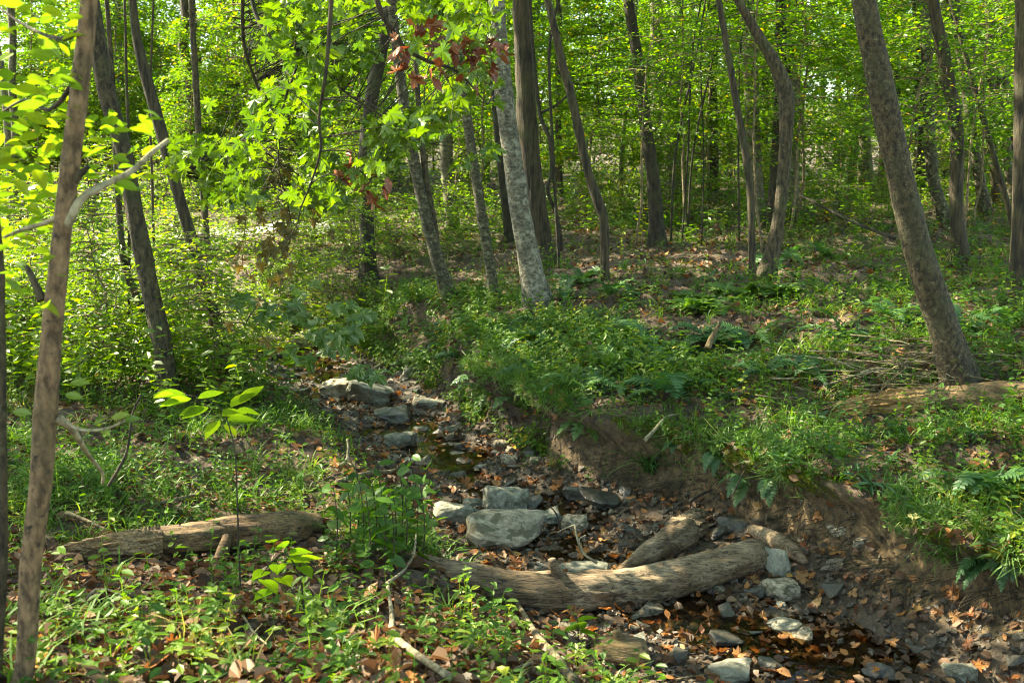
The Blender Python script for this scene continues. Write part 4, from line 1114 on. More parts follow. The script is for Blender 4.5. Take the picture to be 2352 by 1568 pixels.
broken_end(glog, [(2150, 912, 66, 0), (2080, 918, 64, 0), (2010, 926, 58, 0), (1950, 936, 50, 0), (1920, 942, 40, 0)], M_goldlog, seed=9, jag=.12, sink=.35)
chunk, kl_ = log_from('stump_chunk', 'short dark log chunk with a knob lying at the near creek edge', [(1360, 1495, 40, 4.75), (1395, 1490, 66, 4.74), (1440, 1500, 80, 4.74), (1480, 1502, 70, 4.76), (1490, 1502, 40, 4.77)], M_rotlog, 18, .10, nper=.012, settle_deg=1)
stub(chunk, [on(kl_, 1425, 1485), on(kl_, 1418, 1460), on(kl_, 1416, 1446)], [.05, .03, .022], M_rotlog, name='knob')


def stick(label, pix, w, bark='twig', forks=(), name='stick', cat='stick', lying=False):
    P = np.array([ground_at(q[0], q[1] + 12) + [0, 0, .055] for q in pix]) if lying else np.array([at(*q) for q in pix])
    P[:, 2] = np.maximum(P[:, 2], [gz(p[0], p[1]) + .004 for p in P])
    if lying:
        for q in catmull(P, 14): CLEAR.append((q[0], q[1] - .03, .09))
    b = P[0].copy(); root = thing(name, label, cat, b)
    Ym = pix[0][2]
    branch(root, P, [w * .5 / FPX * Ym, w * .42 / FPX * Ym, w * .28 / FPX * Ym], bark, 8, len(pix) * 7, .12, 'stem')
    for f in forks:
        Q = np.array([ground_at(q[0], q[1] + 12) + [0, 0, .035 + .05 * k_] for k_, q in enumerate(f)]) if lying else np.array([at(*q) for q in f])
        Q[0] = P[np.argmin(((P - Q[0]) ** 2).sum(1))]
        branch(root, Q, [w * .35 / FPX * Ym, w * .18 / FPX * Ym], bark, 6, len(f) * 6, .1, 'fork')
    return root


stick('long forked grey stick lying in the foreground leaf litter', [(1035, 1580, 3.75), (960, 1525, 3.9), (905, 1475, 4.1), (900, 1420, 4.3), (890, 1350, 4.55)], 18, 'pale', [[(890, 1350, 4.55), (925, 1335, 4.6), (950, 1320, 4.65), (957, 1285, 4.75)]], lying=True)
stick('grey branch with a knobbly end sloping down from the creek log', [(1320, 1585, 4.0), (1270, 1520, 4.2), (1225, 1460, 4.45), (1195, 1405, 4.65), (1178, 1385, 4.75), (1140, 1378, 4.8)], 24, 'twig', lying=True)
stick('short thick stick poking out of the foreground litter', [(1045, 1580, 3.7), (1062, 1520, 3.75), (1085, 1478, 3.75)], 24, 'dead')
stick('thin straight twig crossing the grey knobbly branch', [(1180, 1555, 3.95), (1270, 1520, 4.1), (1350, 1490, 4.35), (1372, 1478, 4.4)], 8, 'twig', lying=True)
stick('bare white forked twig standing by the slab behind the creek log', [(1372, 1292, 6.0), (1340, 1270, 6.02), (1325, 1235, 6.05), (1320, 1205, 6.1)], 7, 'pale', [[(1322, 1210, 6.1), (1300, 1212, 6.1), (1280, 1222, 6.1)], [(1340, 1268, 6.0), (1330, 1240, 6.05), (1345, 1228, 6.1)]])
stick('dark twig leaning on the grey angular rock', [(1290, 1225, 6.4), (1278, 1180, 6.45), (1255, 1155, 6.5)], 5, 'dark')
stick('pale crooked twig standing in the grass left of the creek', [(735, 1085, 7.2), (770, 1072, 7.3), (795, 1058, 7.35), (800, 1030, 7.4), (798, 1008, 7.45)], 9, 'pale', [[(795, 1058, 7.35), (808, 1068, 7.3)]])
stick('grey branch lying in grass near the upstream rocks', [(775, 1112, 6.7), (850, 1090, 6.9), (900, 1085, 7.0), (935, 1060, 7.2)], 14, 'twig', lying=True)
stick('white bleached twig arching over seedlings below the rotten log', [(205, 1385, 4.0), (225, 1370, 4.05), (255, 1370, 4.1), (290, 1385, 4.1)], 9, 'pale', lying=True)
stick('brown stick lying beside the far side of the rotten log', [(360, 1165, 5.6), (420, 1150, 5.7), (480, 1135, 5.8)], 11, 'twig', lying=True)
stick('stick lying behind the broken end of the rotten log', [(155, 1185, 5.2), (200, 1205, 5.2), (245, 1225, 5.15)], 12, 'twig', lying=True)
stick('brown dry weed stalk leaning left of the tall seedling', [(250, 1115, 5.8), (290, 1040, 5.8), (305, 950, 5.8), (325, 905, 5.8)], 8, 'brown')
stick('thin curved twig in the litter under the heart leaved seedling', [(560, 1430, 3.9), (585, 1470, 3.8), (615, 1500, 3.7)], 6, 'pale', lying=True)
stick('bent thin root hanging on the eroded bank', [(1680, 1140, 6.6), (1700, 1100, 6.65), (1712, 1075, 6.7), (1725, 1065, 6.72)], 5, 'twig')
stick('small dark root stub poking from the eroded bank', [(1585, 1150, 6.9), (1610, 1135, 6.95), (1635, 1125, 7.0)], 8, 'dark')
stick('pale bare branch sloping off the bank above the grass clump', [(1482, 1010, 7.3), (1505, 985, 7.4), (1530, 958, 7.5), (1560, 950, 7.6)], 10, 'pale')
stick('leaning dead pole propped in the wood right of the elbow crook tree', [(2055, 548, 13.2), (1960, 510, 14.0), (1880, 470, 14.6), (1838, 448, 15.0)], 9, 'dark')
stick('broken stub of old wood standing on the fern slope', [(1625, 800, 8.6), (1635, 775, 8.65), (1652, 745, 8.7)], 16, 'rot')
stick('dark wet stick lying by the driftwood wedge', [(1570, 1218, 6.5), (1600, 1190, 6.6), (1630, 1180, 6.7)], 12, 'dark', lying=True)
stick('pale lichen stick at the edge of the upstream bank', [(860, 845, 10.2), (885, 828, 10.4), (905, 818, 10.6)], 9, 'pale', lying=True)
stick('grey twig leaning on the root stub of the near bank', [(1500, 1590, 4.6), (1560, 1560, 4.7), (1640, 1545, 4.8)], 7, 'twig')
# dead snag and vines
vine = thing('vine', 'dark vine hanging beside the big brown trunk', 'vine', at(1290, 575, 14.3))
branch(vine, [at(1290, 575, 14.3), at(1280, 500, 14.3), at(1258, 440, 14.2), at(1267, 390, 14.2), at(1262, 320, 14.2), at(1240, 260, 14.3), at(1225, 120, 14.3), at(1215, -30, 14.3)], [.03, .03, .025], 'dark', 6, 50, .05, 'stem')
branch(vine, [at(1240, 260, 14.3), at(1280, 240, 14.2), at(1320, 200, 14.1)], [.02, .012], 'dark', 6, 14, .05, 'stem')
# brush pile at the large leaning tree
bp = ground_at(2110, 868)
brush = thing('brush_pile', 'heap of thin dry twigs at the foot of the large leaning tree', 'brush', bp)
for k in range(95):
    c = np.array([rng.normal(0, .38), rng.normal(-.05, .16), rng.uniform(.0, .22)]); a = rng.normal(0, .5); L = rng.uniform(.15, .5)
    u = np.array([math.cos(a), math.sin(a), rng.normal(0, .22)]) * L
    g0 = gz(*(bp + c)[:2]) - bp[2]
    c[2] = g0 + c[2] * np.exp(-(c[0] / .5) ** 2) + .02
    P = np.array([c - u, c + np.array([0, 0, rng.uniform(0, .05)]), c + u])
    for q in P: q[2] = max(q[2], gz(q[0] + bp[0], q[1] + bp[1]) - bp[2] + .005)
    V, F = tube(catmull(P, 6), np.linspace(rng.uniform(.004, .008), .002, 6), 4); link('twig', mesh('twig', V, F, BARK['twig' if k % 4 else 'pale']), brush)

# ------------------------------------------------------------------ rocks
def rock_mesh(seed, mat, box=.75, npts=14, rough=.03, sub=True):
    r = np.random.default_rng(seed); bm = bmesh.new()
    for _ in range(npts):
        v = r.uniform(-1, 1, 3); v = np.sign(v) * np.abs(v) ** box; v /= max(1.0, np.linalg.norm(v) / 1.25)
        bm.verts.new(v * .5)
    res = bmesh.ops.convex_hull(bm, input=bm.verts)
    bmesh.ops.delete(bm, geom=[e for e in res['geom_interior'] if isinstance(e, bmesh.types.BMVert)], context='VERTS')
    if sub:
        bmesh.ops.bevel(bm, geom=list(bm.edges), offset=.03, segments=1, affect='EDGES', profile=.6)
        bmesh.ops.triangulate(bm, faces=bm.faces)
        bmesh.ops.smooth_vert(bm, verts=bm.verts, factor=.35, use_axis_x=True, use_axis_y=True, use_axis_z=True)
        bmesh.ops.subdivide_edges(bm, edges=[e for e in bm.edges if e.calc_length() > .16], cuts=2, use_grid_fill=False)
        bmesh.ops.triangulate(bm, faces=bm.faces)
        for v in bm.verts:
            c = np.array(v.co)
            v.co += Vector(c / (np.linalg.norm(c) + 1e-6) * rough * float(fbm(c[0] + seed, c[1], c[2], 4.0, 3)))
    lo = np.min([v.co for v in bm.verts], axis=0); hi = np.max([v.co for v in bm.verts], axis=0)
    for v in bm.verts:
        v.co = Vector((np.array(v.co) - (lo + hi) / 2) / (hi - lo))
    me = bpy.data.meshes.new('rock'); bm.to_mesh(me); bm.free(); me.materials.append(mat)
    return me


MR = {'g': M_rock_grey, 't': M_rock_tan, 'd': M_rock_dark, 'p': M_rock_pale}
MH = {'g': rockmat('grey_block_rock', (.09, .085, .06), (.25, .24, .17), (.06, .062, .035), .8, .6, .85, 1.1), 't': rockmat('pale_tan_rock', (.17, .14, .09), (.36, .305, .205), (.06, .052, .024), .85, .85, .9, 1.1),
      'd': M_rock_dark, 'p': M_rock_pale}
ROCKS = [  # px centre, py bottom, width, height, kind, depth ratio, label
    (1163, 1268, 168, 92, 't', .8, 'big tan boulder with dark stains beside the creek pool'),
    (1160, 1192, 96, 84, 'g', .8, 'blocky grey rock standing behind the big tan boulder'),
    (1272, 1212, 82, 52, 'g', .9, 'flat topped angular grey rock right of the tan boulder'),
    (1322, 1225, 56, 40, 't', .9, 'small brown rock next to the angular grey rock'),
    (1035, 1205, 86, 56, 'g', .9, 'grey rock half hidden in weeds left of the tan boulder'),
    (1085, 1165, 46, 30, 'g', .9, 'small grey rock between weeds and the blocky grey rock'),
    (777, 915, 84, 50, 't', .9, 'squared pale rock, left of the upstream pair'),
    (843, 932, 98, 58, 'g', .85, 'squared grey rock, right of the upstream pair'),
    (893, 972, 84, 50, 'd', .9, 'dark green sloped rock below the upstream pair'),
    (916, 1030, 68, 48, 'g', .9, 'flat pale rock at the grassy creek edge downstream of the dark sloped rock'),
    (965, 1000, 40, 24, 'g', .9, 'small flat rock touching the pale creek edge rock'),
    (1784, 1328, 58, 82, 'p', .7, 'upright pale green stone at the end of the creek log'),
    (1797, 1385, 74, 46, 't', .9, 'rounded tan rock below the pale green stone'),
    (1803, 1462, 90, 32, 'g', .8, 'flat slate coloured stone in the near creek'),
    (1688, 1580, 92, 44, 'p', .8, 'pale green slab at the lower end of the creek'),
    (1345, 1330, 118, 44, 'g', .7, 'blue grey slab half hidden behind the creek log'),
    (1378, 1172, 84, 38, 'd', .8, 'long dark wet rock at the foot of the bank'),
    (1325, 1158, 58, 44, 'd', .9, 'dark wedge shaped wet rock in the creek'),
    (1222, 1170, 46, 38, 'd', .9, 'squared dark rock wedged beside the blocky grey rock'),
    (1440, 1150, 30, 34, 'd', .9, 'small upright dark stone below the grass clump'),
    (700, 800, 72, 34, 't', .9, 'pale flat rock at the upstream bend under leaves'),
    (950, 865, 52, 34, 'g', .9, 'mossy grey rock tucked under the upstream ferns'),
    (1030, 1000, 38, 24, 'g', .9, 'small blue grey stone on the upstream gravel'),
    (990, 935, 64, 22, 'p', .9, 'thin pale slab on the upstream gravel'),
    (1062, 1062, 56, 22, 't', .9, 'flat tan stone beside the small cascade'),
    (1150, 1040, 30, 36, 't', .9, 'pointed tan stone above the small pool'),
    (1170, 1068, 36, 24, 't', .9, 'rounded tan stone at the head of the small pool'),
    (1105, 1082, 26, 18, 'p', .9, 'pale pebble like rock at the left of the small pool'),
    (935, 1072, 30, 22, 'p', .9, 'whitish stone in the grass at the creek edge'),
    (1660, 1240, 46, 30, 'd', .9, 'dark slate piece behind the driftwood'),
    (1690, 1230, 60, 34, 'd', .9, 'dark smooth rock between driftwood and bank'),
    (1450, 1225, 50, 28, 'd', .8, 'flat dark stone in the pool behind the creek log'),
    (1470, 1340, 40, 30, 'd', .8, 'dark wet stone against the creek log'),
    (1735, 1375, 44, 32, 'd', .9, 'black wet stone beside the rounded tan rock'),
    (1670, 1500, 64, 36, 'd', .9, 'dark mossy stone in the near riffle'),
    (1845, 1485, 60, 40, 't', .9, 'brown stone below the flat slate stone'),
    (2215, 1570, 56, 42, 'g', .9, 'grey block at the foot of the eroded bank'),
    (2190, 1200, 10, 8, 'p', .9, 'tiny pale chip on the eroded bank'),
    (2030, 1570, 60, 44, 'd', .9, 'dark tilted stone at the lower creek edge'),
    (1775, 1545, 46, 30, 'd', .9, 'black jagged stone in the lower riffle'),
    (1600, 1460, 34, 26, 'd', .9, 'small dark stone in the shallow water below the log'),
    (1560, 1080, 34, 22, 't', .9, 'tan stone caught at the foot of the overhang'),
    (1930, 1225, 40, 22, 't', .9, 'flat clay coloured stone set in the eroded bank'),
    (1980, 1250, 40, 24, 't', .9, 'round clay coloured stone set in the eroded bank'),
]
def seat(root_xy, rad):
    return min(gz(root_xy[0] + a * rad, root_xy[1] + b * rad) for a in (-1, 0, 1) for b in (-1, 0, 1))


for k, (px, py, w, h, kd, dr_, lab) in enumerate(ROCKS):
    p = ground_at(px, py); Y = p[1]; sl = np.linalg.norm(p - CAM)
    W = w / FPX * sl * 1.14; H = h / FPX * sl * .92
    me = rock_mesh(300 + k, MH[kd], .5 if k in (1, 2, 6, 7) else .8 if k == 11 else .62, 11 if k == 11 else 16, .07)
    o = link('rock', me)
    D = W * dr_
    o.scale = (W, D, H * 1.15)
    zb_ = seat(p[:2] + np.array([0, D * .4]), W * .3)
    o.location = (p[0], p[1] + D * .42, max(zb_, p[2] - .05) + H * .36)
    o.rotation_euler = (rng.normal(0, .07), rng.normal(0, .07), rng.normal(0, .14))
    tag(o, lab, 'rock')

SM = {kd: [rock_mesh(500 + k + 20 * i, MR[kd], .6, 11, .04, False) for k in range(5)] for i, kd in enumerate('gtd')}
GR = [rock_mesh(600 + k, M_gravel, .7, 9, .0, False) for k in range(5)]


def bed_points(n, seed, y0=4.0, y1=13.5, bias=1.6, edge=.25):
    r = np.random.default_rng(seed); out = []
    while len(out) < n:
        y = y0 + (y1 - y0) * r.random(4000) ** bias
        xl = smooth_interp(y, YL, XL) - edge * .3; xr = smooth_interp(y, YR, XR) + .05
        x = xl + (xr - xl) * r.random(4000)
        out.extend(zip(x, y))
    return np.array(out[:n])


pts = bed_points(300, 11)
r = np.random.default_rng(12)
for k, (x, y) in enumerate(pts):
    kd = r.choice(list('gttdd')); s = r.uniform(.045, .11) * (1 + .3 * (y > 8))
    if r.random() < .1: s *= 1.6
    o = link('stone', SM[kd][r.integers(5)]); fl = r.uniform(.4, .8)
    o.scale = (s, s * r.uniform(.6, 1), s * fl); o.rotation_euler = (r.normal(0, .2), r.normal(0, .2), r.uniform(0, 6.28))
    o.location = (x, y, gz(x, y) + s * fl * .12)
    tag(o, 'small stone lying among wet leaves on the creek bed', 'stone', 'small stones on the creek bed')
# gravel: too small to count
A = Acc()
pts = bed_points(11000, 13, bias=1.5, edge=.4)
gt = []
for m_ in GR:
    V = np.array([v.co for v in m_.vertices]); F = np.array([list(p.vertices)[:3] for p in m_.polygons]); gt.append((V, F))
zz = terrain(pts[:, 0], pts[:, 1])
for q in range(5):
    idx = np.arange(len(pts)) % 5 == q
    n = idx.sum(); s = .012 + .045 * r.random(n) ** 1.8
    M = frames(np.array([0, 0, 1.]) + r.normal(0, .4, (n, 3)), rand_dir(n, r))
    V, F, a = scatter(gt[q], np.column_stack([pts[idx], zz[idx] + s * .15]), M, np.stack([s, s * .8, s * .55], 1), r.random(n)); A.add(V, F, a)
# crumbs of stone in the eroded bank
n = 1600; y = r.uniform(4.2, 9, n); x = smooth_interp(y, YR, XR) + r.uniform(-.3, .25, n); s = r.uniform(.008, .035, n)
V, F, a = scatter(gt[0], np.column_stack([x, y, terrain(x, y) + s * .1]), frames(r.normal(0, 1, (n, 3)), rand_dir(n, r)), s, r.random(n)); A.add(V, F, a)
o = link('creek_gravel', A.mesh('creek_gravel', M_gravel, False)); tag(o, 'loose brown gravel and pebbles covering the creek bed', 'gravel', kind='stuff')

# ------------------------------------------------------------------ fallen leaves
def surf_n(x, y):
    e = .06; zx = (terrain(x + e, y) - terrain(x - e, y)) / (2 * e); zy = (terrain(x, y + e) - terrain(x, y - e)) / (2 * e)
    return np.column_stack([-zx, -zy, np.ones_like(x)])


def floor_points(n, seed, ymin=2.2, ymax=30, power=1.0):
    """points over the visible floor, denser near the camera"""
    r = np.random.default_rng(seed)
    y = np.exp(r.uniform(math.log(ymin), math.log(ymax), n * 2)) ** power
    x = r.uniform(-.66, .66, n * 2) * (y + 1.0)
    return x[:n], y[:n]


def litter(name, label, n, seed, sel, smin, smax, tpls, mat, vfun, lift=.012, ymax=30, tilt=.35):
    r = np.random.default_rng(seed)
    x, y = floor_points(n, seed + 1, ymax=ymax)
    z, inf = terrain(x, y, True)
    keep = r.random(n) < sel(x, y, inf)
    x, y, z = x[keep], y[keep], z[keep]
    off = np.maximum((.25 + .16 * noise(y * 2.1, x * .5, 3.0)) * sstep(.55, .95, inf['face'][keep]) * sstep(.9, .25, inf['dr'][keep]) * sstep(12, 9, y), 0)
    sn = surf_n(x, y)
    A = Acc(); sz = r.uniform(smin, smax, len(x)) * (1 + .02 * y)
    for q, tp in enumerate(tpls):
        idx = np.arange(len(x)) % len(tpls) == q
        M = frames(sn[idx] + r.normal(0, tilt, (idx.sum(), 3)), rand_dir(idx.sum(), r))
        pos = np.column_stack([x - off, y, z + lift * r.random(len(x))])[idx]
        V, F, a = scatter(tp, pos, M, sz[idx], vfun(r, idx.sum())); A.add(V, F, a)
    o = link(name, A.mesh(name, mat, False)); tag(o, label, 'litter', kind='stuff')
    return o


litter('leaf_litter', 'brown dead leaf litter carpeting the forest floor and banks', 60000, 31,
       lambda x, y, i: np.where((i['dr'] < 0) & (i['dl'] < 0), .5, np.where(i['soil'] > .5, .15, .95)), .03, .075, CURL4, M_litter, lambda r, n: np.clip(r.beta(1.8, 3.0, n), 0, 1), .03, 34)
litter('fallen_leaves', 'scattered small orange fallen leaves on banks and slope', 6500, 33,
       lambda x, y, i: np.where((i['dr'] < 0.1) & (i['dl'] < 0), 1.0, np.where(i['dl'] > 0, .22, .4)), .045, .09, CURLED[:4], M_orange, lambda r, n: r.random(n), .03, 24, .45)
fm = [mesh('fallen_leaf', CURLED[k][0], CURLED[k][1], M_orange, False, {'v': np.full(len(CURLED[k][0]), .12 * k)}) for k in range(8)]
r = np.random.default_rng(41)


def place_leaf(p, s, label, group, tilt=.4, up=.01):
    M = frames(np.array([[0, 0, 1.]]) + r.normal(0, tilt, (1, 3)), rand_dir(1, r))[0]
    o = link('fallen_leaf', fm[r.integers(8)])
    o.matrix_world = Matrix.LocRotScale(Vector((p[0], p[1], p[2] + up)), Matrix(M.tolist()).to_quaternion(), Vector((s, s, s)))
    tag(o, label, 'leaf', group)


for x, y in bed_points(190, 43, y0=4.3, y1=9.5, bias=1.3):
    place_leaf((x, y, max(gz(x, y), -.05 + .02 * (y - 6))), r.uniform(.04, .075), 'orange brown fallen leaf on the wet creek bed', 'fallen leaves on the creek bed')
for k in range(60):
    p = ground_at(r.uniform(200, 1150), r.uniform(1290, 1560))
    place_leaf(p, r.uniform(.05, .1), 'large curled orange leaf on the litter of the left bank', 'fallen leaves on the left bank', .5, .02)
for k in range(50):
    p = ground_at(r.uniform(1500, 2340), r.uniform(820, 1200))
    place_leaf(p, r.uniform(.06, .1), 'orange fallen leaf among the greenery of the right bank', 'fallen leaves on the right bank', .5, .04)

# ------------------------------------------------------------------ ferns
def frond_mesh(seed, mat, L=.5, pairs=20, wid=.2, arch=.55):
    r = np.random.default_rng(seed); t = np.linspace(0, 1, pairs + 2)
    X = t * L * (1 - .15 * t); Z = L * (arch * t - (arch + .12) * t ** 2.2)
    P = np.stack([X, .03 * np.sin(t * 3 + seed) * L, Z], 1)
    A = Acc(); V, F = tube(P, np.linspace(.0025, .0008, len(t)), 4, cap=False); A.add(V, F, .2)
    pos = []; d = []; nr = []; sc_ = []
    for k in range(1, pairs + 1):
        w = wid * L * min(1, (1 - t[k]) * 2.2 + .06) * min(1, .55 + t[k] * 3)
        tan = P[k + 1] - P[k - 1]; tan /= np.linalg.norm(tan)
        for s in (-1, 1):
            pos.append(P[k]); dd = np.array([0, s, 0]) + tan * .35 + np.array([0, 0, r.normal(-.12, .12)]); d.append(dd)
            n_ = np.cross(tan, [0, 1, 0]); n_ = n_ * (-1 if n_[2] < 0 else 1); nr.append(n_ + r.normal(0, .12, 3)); sc_.append((w, w * .9 if pairs < 16 else L / pairs * .95 / .5, w))
    tpl = (np.array([[0, -.22, 0], [.08, .3, 0], [.6, .2, 0.02], [1, 0, -.06], [.55, -.22, .02]]), np.array([[0, 3, 2, 1], [0, 4, 3, 3]]))
    V0, F0 = tpl
    V, F, a = scatter((V0, np.array([[0, 4, 3], [0, 3, 2], [0, 2, 1]])), np.array(pos), frames(np.array(nr), np.array(d)), np.array(sc_), np.repeat(np.clip(r.normal(.5, .2), 0, 1), len(pos)))
    A.add(V, F, a)
    return A.mesh('frond', mat, False)


FR = [frond_mesh(700 + k, M_fern, arch=[.5, .35, .7, .2][k]) for k in range(4)]
PF = [frond_mesh(720 + k, M_palefern, .42, 14, .32, [.5, .3, .6][k]) for k in range(3)]
def fern(px, py, n, s, protos, label, group, hang=None, spread=1.0):
    p = ground_at(px, py)
    root = thing('fern', label, 'fern', p, group)
    for k in range(n):
        o = link('frond', protos[rng.integers(len(protos))], root)
        a = hang + rng.normal(0, .6) if hang is not None else k / n * 6.28 + rng.normal(0, .3)
        o.rotation_euler = (rng.normal(0, .15), rng.normal(-.25, .2) if hang is None else rng.uniform(.25, .6), a)
        q = s * rng.uniform(.7, 1.15); o.scale = (q, q, q); o.location = (0, 0, .01)


for px, py in [(1380, 760), (1430, 770), (1290, 800), (1500, 800), (1240, 870), (1330, 900), (1440, 905), (1530, 905), (1860, 870), (1760, 860), (1020, 790), (1070, 830), (1160, 840), (970, 830), (1560, 815), (1640, 790),
               (1180, 790), (1720, 785), (2230, 1130), (2300, 1150), (1250, 760), (1330, 650), (1300, 690), (1400, 680), (2180, 770), (2320, 745), (1830, 590), (1780, 610), (1100, 760), (1480, 850), (1400, 850), (1890, 590), (1110, 900), (1200, 940), (2050, 730), (1950, 790)]:
    if px > 2150 and py > 1000: lb, gp = 'evergreen fern clump on the grassy bank top below the golden split log', 'ferns below the golden split log'
    elif px > 1700 and py > 700: lb, gp = 'evergreen fern clump near the brush pile and large leaning tree', 'ferns near the brush pile'
    elif px > 1700: lb, gp = 'evergreen fern at the foot of the elbow crook tree', 'ferns at the elbow crook tree'
    elif py < 720: lb, gp = 'evergreen fern between the stout lichen pale tree and the slim crooked tree', 'ferns between the pale tree and the crooked tree'
    elif px < 1190: lb, gp = 'evergreen fern hanging over the upstream creek near the squared rocks', 'ferns over the upstream creek'
    elif py > 845: lb, gp = 'evergreen fern along the bank edge above the strap leaved clump', 'ferns along the bank edge'
    else: lb, gp = 'evergreen fern in the middle of the slope below the pale lacy ferns', 'ferns in the middle of the slope'
    fern(px + rng.normal(0, 6), py, rng.integers(7, 11), rng.uniform(.75, 1.15), FR, lb, gp)
for px, py, h in [(1720, 1105, 3.6), (2290, 1300, 3.6), (2330, 1290, 3.9), (1780, 1100, 4.2), (1560, 1010, 4.0), (1650, 1040, 4.0), (1340, 970, 4.0)]:
    fern(px, py, 4, .58, FR, 'evergreen fern drooping over the eroded bank lip', 'ferns drooping over the bank', h)
for px in range(1570, 1830, 24):
    fern(px, 700 + rng.normal(0, 14), 9, rng.uniform(.6, .9), PF, 'pale lime green lacy fern in the patch above the fern slope', 'pale lacy ferns in one patch')

# ------------------------------------------------------------------ strap leaved clump on the bank
def blade(L, w, bend, n=7):
    t = np.linspace(0, 1, n); X = L * bend * t ** 1.8; Z = L * (t - .55 * bend * t ** 2.4)
    W = w * np.sin(np.clip(t * 2.6 + .55, 0, math.pi)) + .0008
    V = np.vstack([np.stack([X, W, Z], 1), np.stack([X, -W, Z], 1)])
    i = np.arange(n - 1); F = np.stack([i, i + 1, n + i + 1, n + i], 1)
    return V, F


cl_b = ground_at(1490, 1085)
clump = thing('sedge_clump', 'clump of long glossy arching strap leaves on the creek bank', 'plant', cl_b)
for k in range(34):
    V, F = blade(rng.uniform(.25, .42), rng.uniform(.006, .011), rng.uniform(.5, 1.1))
    o = link('blade', mesh('blade', V, F, M_fern, True, {'v': np.full(len(V), rng.uniform(.2, 1))}), clump)
    o.rotation_euler = (rng.normal(0, .15), rng.normal(.15, .2), rng.uniform(2.6, 6.8)); o.location = (rng.normal(0, .04), rng.normal(0, .04), 0)

# ------------------------------------------------------------------ ground cover: nobody could count it
def tuft(seed, nb, L, w):
    r = np.random.default_rng(seed); A = Acc()
    for k in range(nb):
        V, F = blade(L * r.uniform(.5, 1.1), w * r.uniform(.7, 1.2), r.uniform(.4, 1.2), 4)
        a = r.uniform(0, 6.28); c, s = math.cos(a), math.sin(a)
        V = V @ np.array([[c, s, 0], [-s, c, 0], [0, 0, 1]]) + np.array([r.normal(0, .03), r.normal(0, .03), 0]); A.add(V, F)
    return np.vstack(A.V), np.vstack(A.F[4])


def herb(seed, H, nl, leaf, tpl, whorl=False):
    r = np.random.default_rng(seed); n = nl
    t = np.linspace(.25, 1, n); lean = r.normal(0, .15, 2)
    pos = np.column_stack([lean[0] * t * H, lean[1] * t * H, t * H])
    if whorl: pos[:] = pos[-1]
    a = np.arange(n) * 2.4 + r.uniform(0, 6)
    d = np.stack([np.cos(a), np.sin(a), r.normal(-.05, .2, n)], 1)
    nr = np.array([0, 0, 1.]) + r.normal(0, .25, (n, 3))
    V, F, _ = scatter(tpl, pos, frames(nr, d), leaf * r.uniform(.7, 1.2, n), np.zeros(n))
    top = pos[-1]
    SV = np.array([[-.0015, 0, -.02], [.0015, 0, -.02], top + [.001, 0, 0], top + [-.001, 0, 0]]); k = len(V)
    if F.shape[1] == 4: F = np.vstack([F, [[k, k + 1, k + 2, k + 3]]])
    else: F = np.vstack([F, [[k, k + 1, k + 2], [k, k + 2, k + 3]]])
    return np.vstack([V, SV]), F


def clear_of(x, y):
    c = np.array(CLEAR); out = np.ones(len(x))
    for k in range(0, len(x), 2000):
        d = ((x[k:k + 2000, None] - c[None, :, 0]) ** 2 + (y[k:k + 2000, None] - c[None, :, 1]) ** 2) / c[None, :, 2] ** 2
        out[k:k + 2000] = np.where(d.min(1) < 1, .18, 1.0)
    return out


def cover(name, label, n, seed, sel, tpls, smin, smax, mat, vm, vs, ymax=26, ymin=2.3, cat='plants', far=.02):
    r = np.random.default_rng(seed)
    x, y = floor_points(n, seed + 1, ymax=ymax, ymin=ymin)
    z, inf = terrain(x, y, True)
    keep = r.random(n) < np.clip(sel(x, y, inf), 0, 1) * clear_of(x, y)
    x, y, z = x[keep], y[keep], z[keep]
    off = np.maximum((.25 + .16 * noise(y * 2.1, x * .5, 3.0)) * sstep(.55, .95, inf['face'][keep]) * sstep(.9, .25, inf['dr'][keep]) * sstep(12, 9, y), 0)
    A = Acc(); s = r.uniform(smin, smax, len(x)) * (1 + far * y)
    vv = np.clip(r.normal(vm, vs, len(x)) + .25 * noise(x, y, 0, .9), 0, 1)
    for q, tp in enumerate(tpls):
        idx = np.arange(len(x)) % len(tpls) == q
        if not idx.sum(): continue
        M = frames(np.array([0, 0, 1.]) + r.normal(0, .12, (idx.sum(), 3)), rand_dir(idx.sum(), r))
        V, F, a = scatter(tp, np.column_stack([x - off, y, z - .005])[idx], M, s[idx], vv[idx]); A.add(V, F, a)
    o = link(name, A.mesh(name, mat, False)); tag(o, label, cat, kind='stuff')


turf = lambda y, i: np.maximum(sstep(.45, .85, i['face']), sstep(7.4, 8.6, y) * sstep(-.25, -.02, i['dr']))
bare = lambda i: sstep(.02, .25, i['dl']) + sstep(.6, .9, i['face'])      # off the bed and off the soil face
def s_grass(x, y, i):
    left = sstep(.05, .4, i['dl']) * np.where((y > 5.5) & (y < 11), 1.0, .03)
    right = turf(y, i) * np.where((x > 1.7) | (i['dr'] < .9), .8, .3) * np.where(y < 9, 1, .4)
    return (left + right) * sstep(-.75, .15, noise(x, y, 0, 1.3))
def s_herb(x, y, i):
    left = sstep(.0, .3, i['dl']) * np.where(y < 5.6, .2, 1.0) * (.2 + .65 * sstep(-.3, .3, noise(x, y, 4, .9)))
    right = turf(y, i) * np.maximum(.2 + .8 * sstep(-.45, .25, noise(x, y, 6, 1.0)), sstep(1.3, .6, i['dr'])) * (1 - .85 * np.exp(-(((x - 2.4) / 1.6) ** 2 + ((y - 13.2) / 1.5) ** 2)))
    return left + right
cover('grass', 'bright green stilt grass on the left bank and bank tops', 14000, 51, s_grass, [tuft(k, 11, .2, .0032) for k in range(6)], .6, 1.25, M_grass, .5, .2, 24)
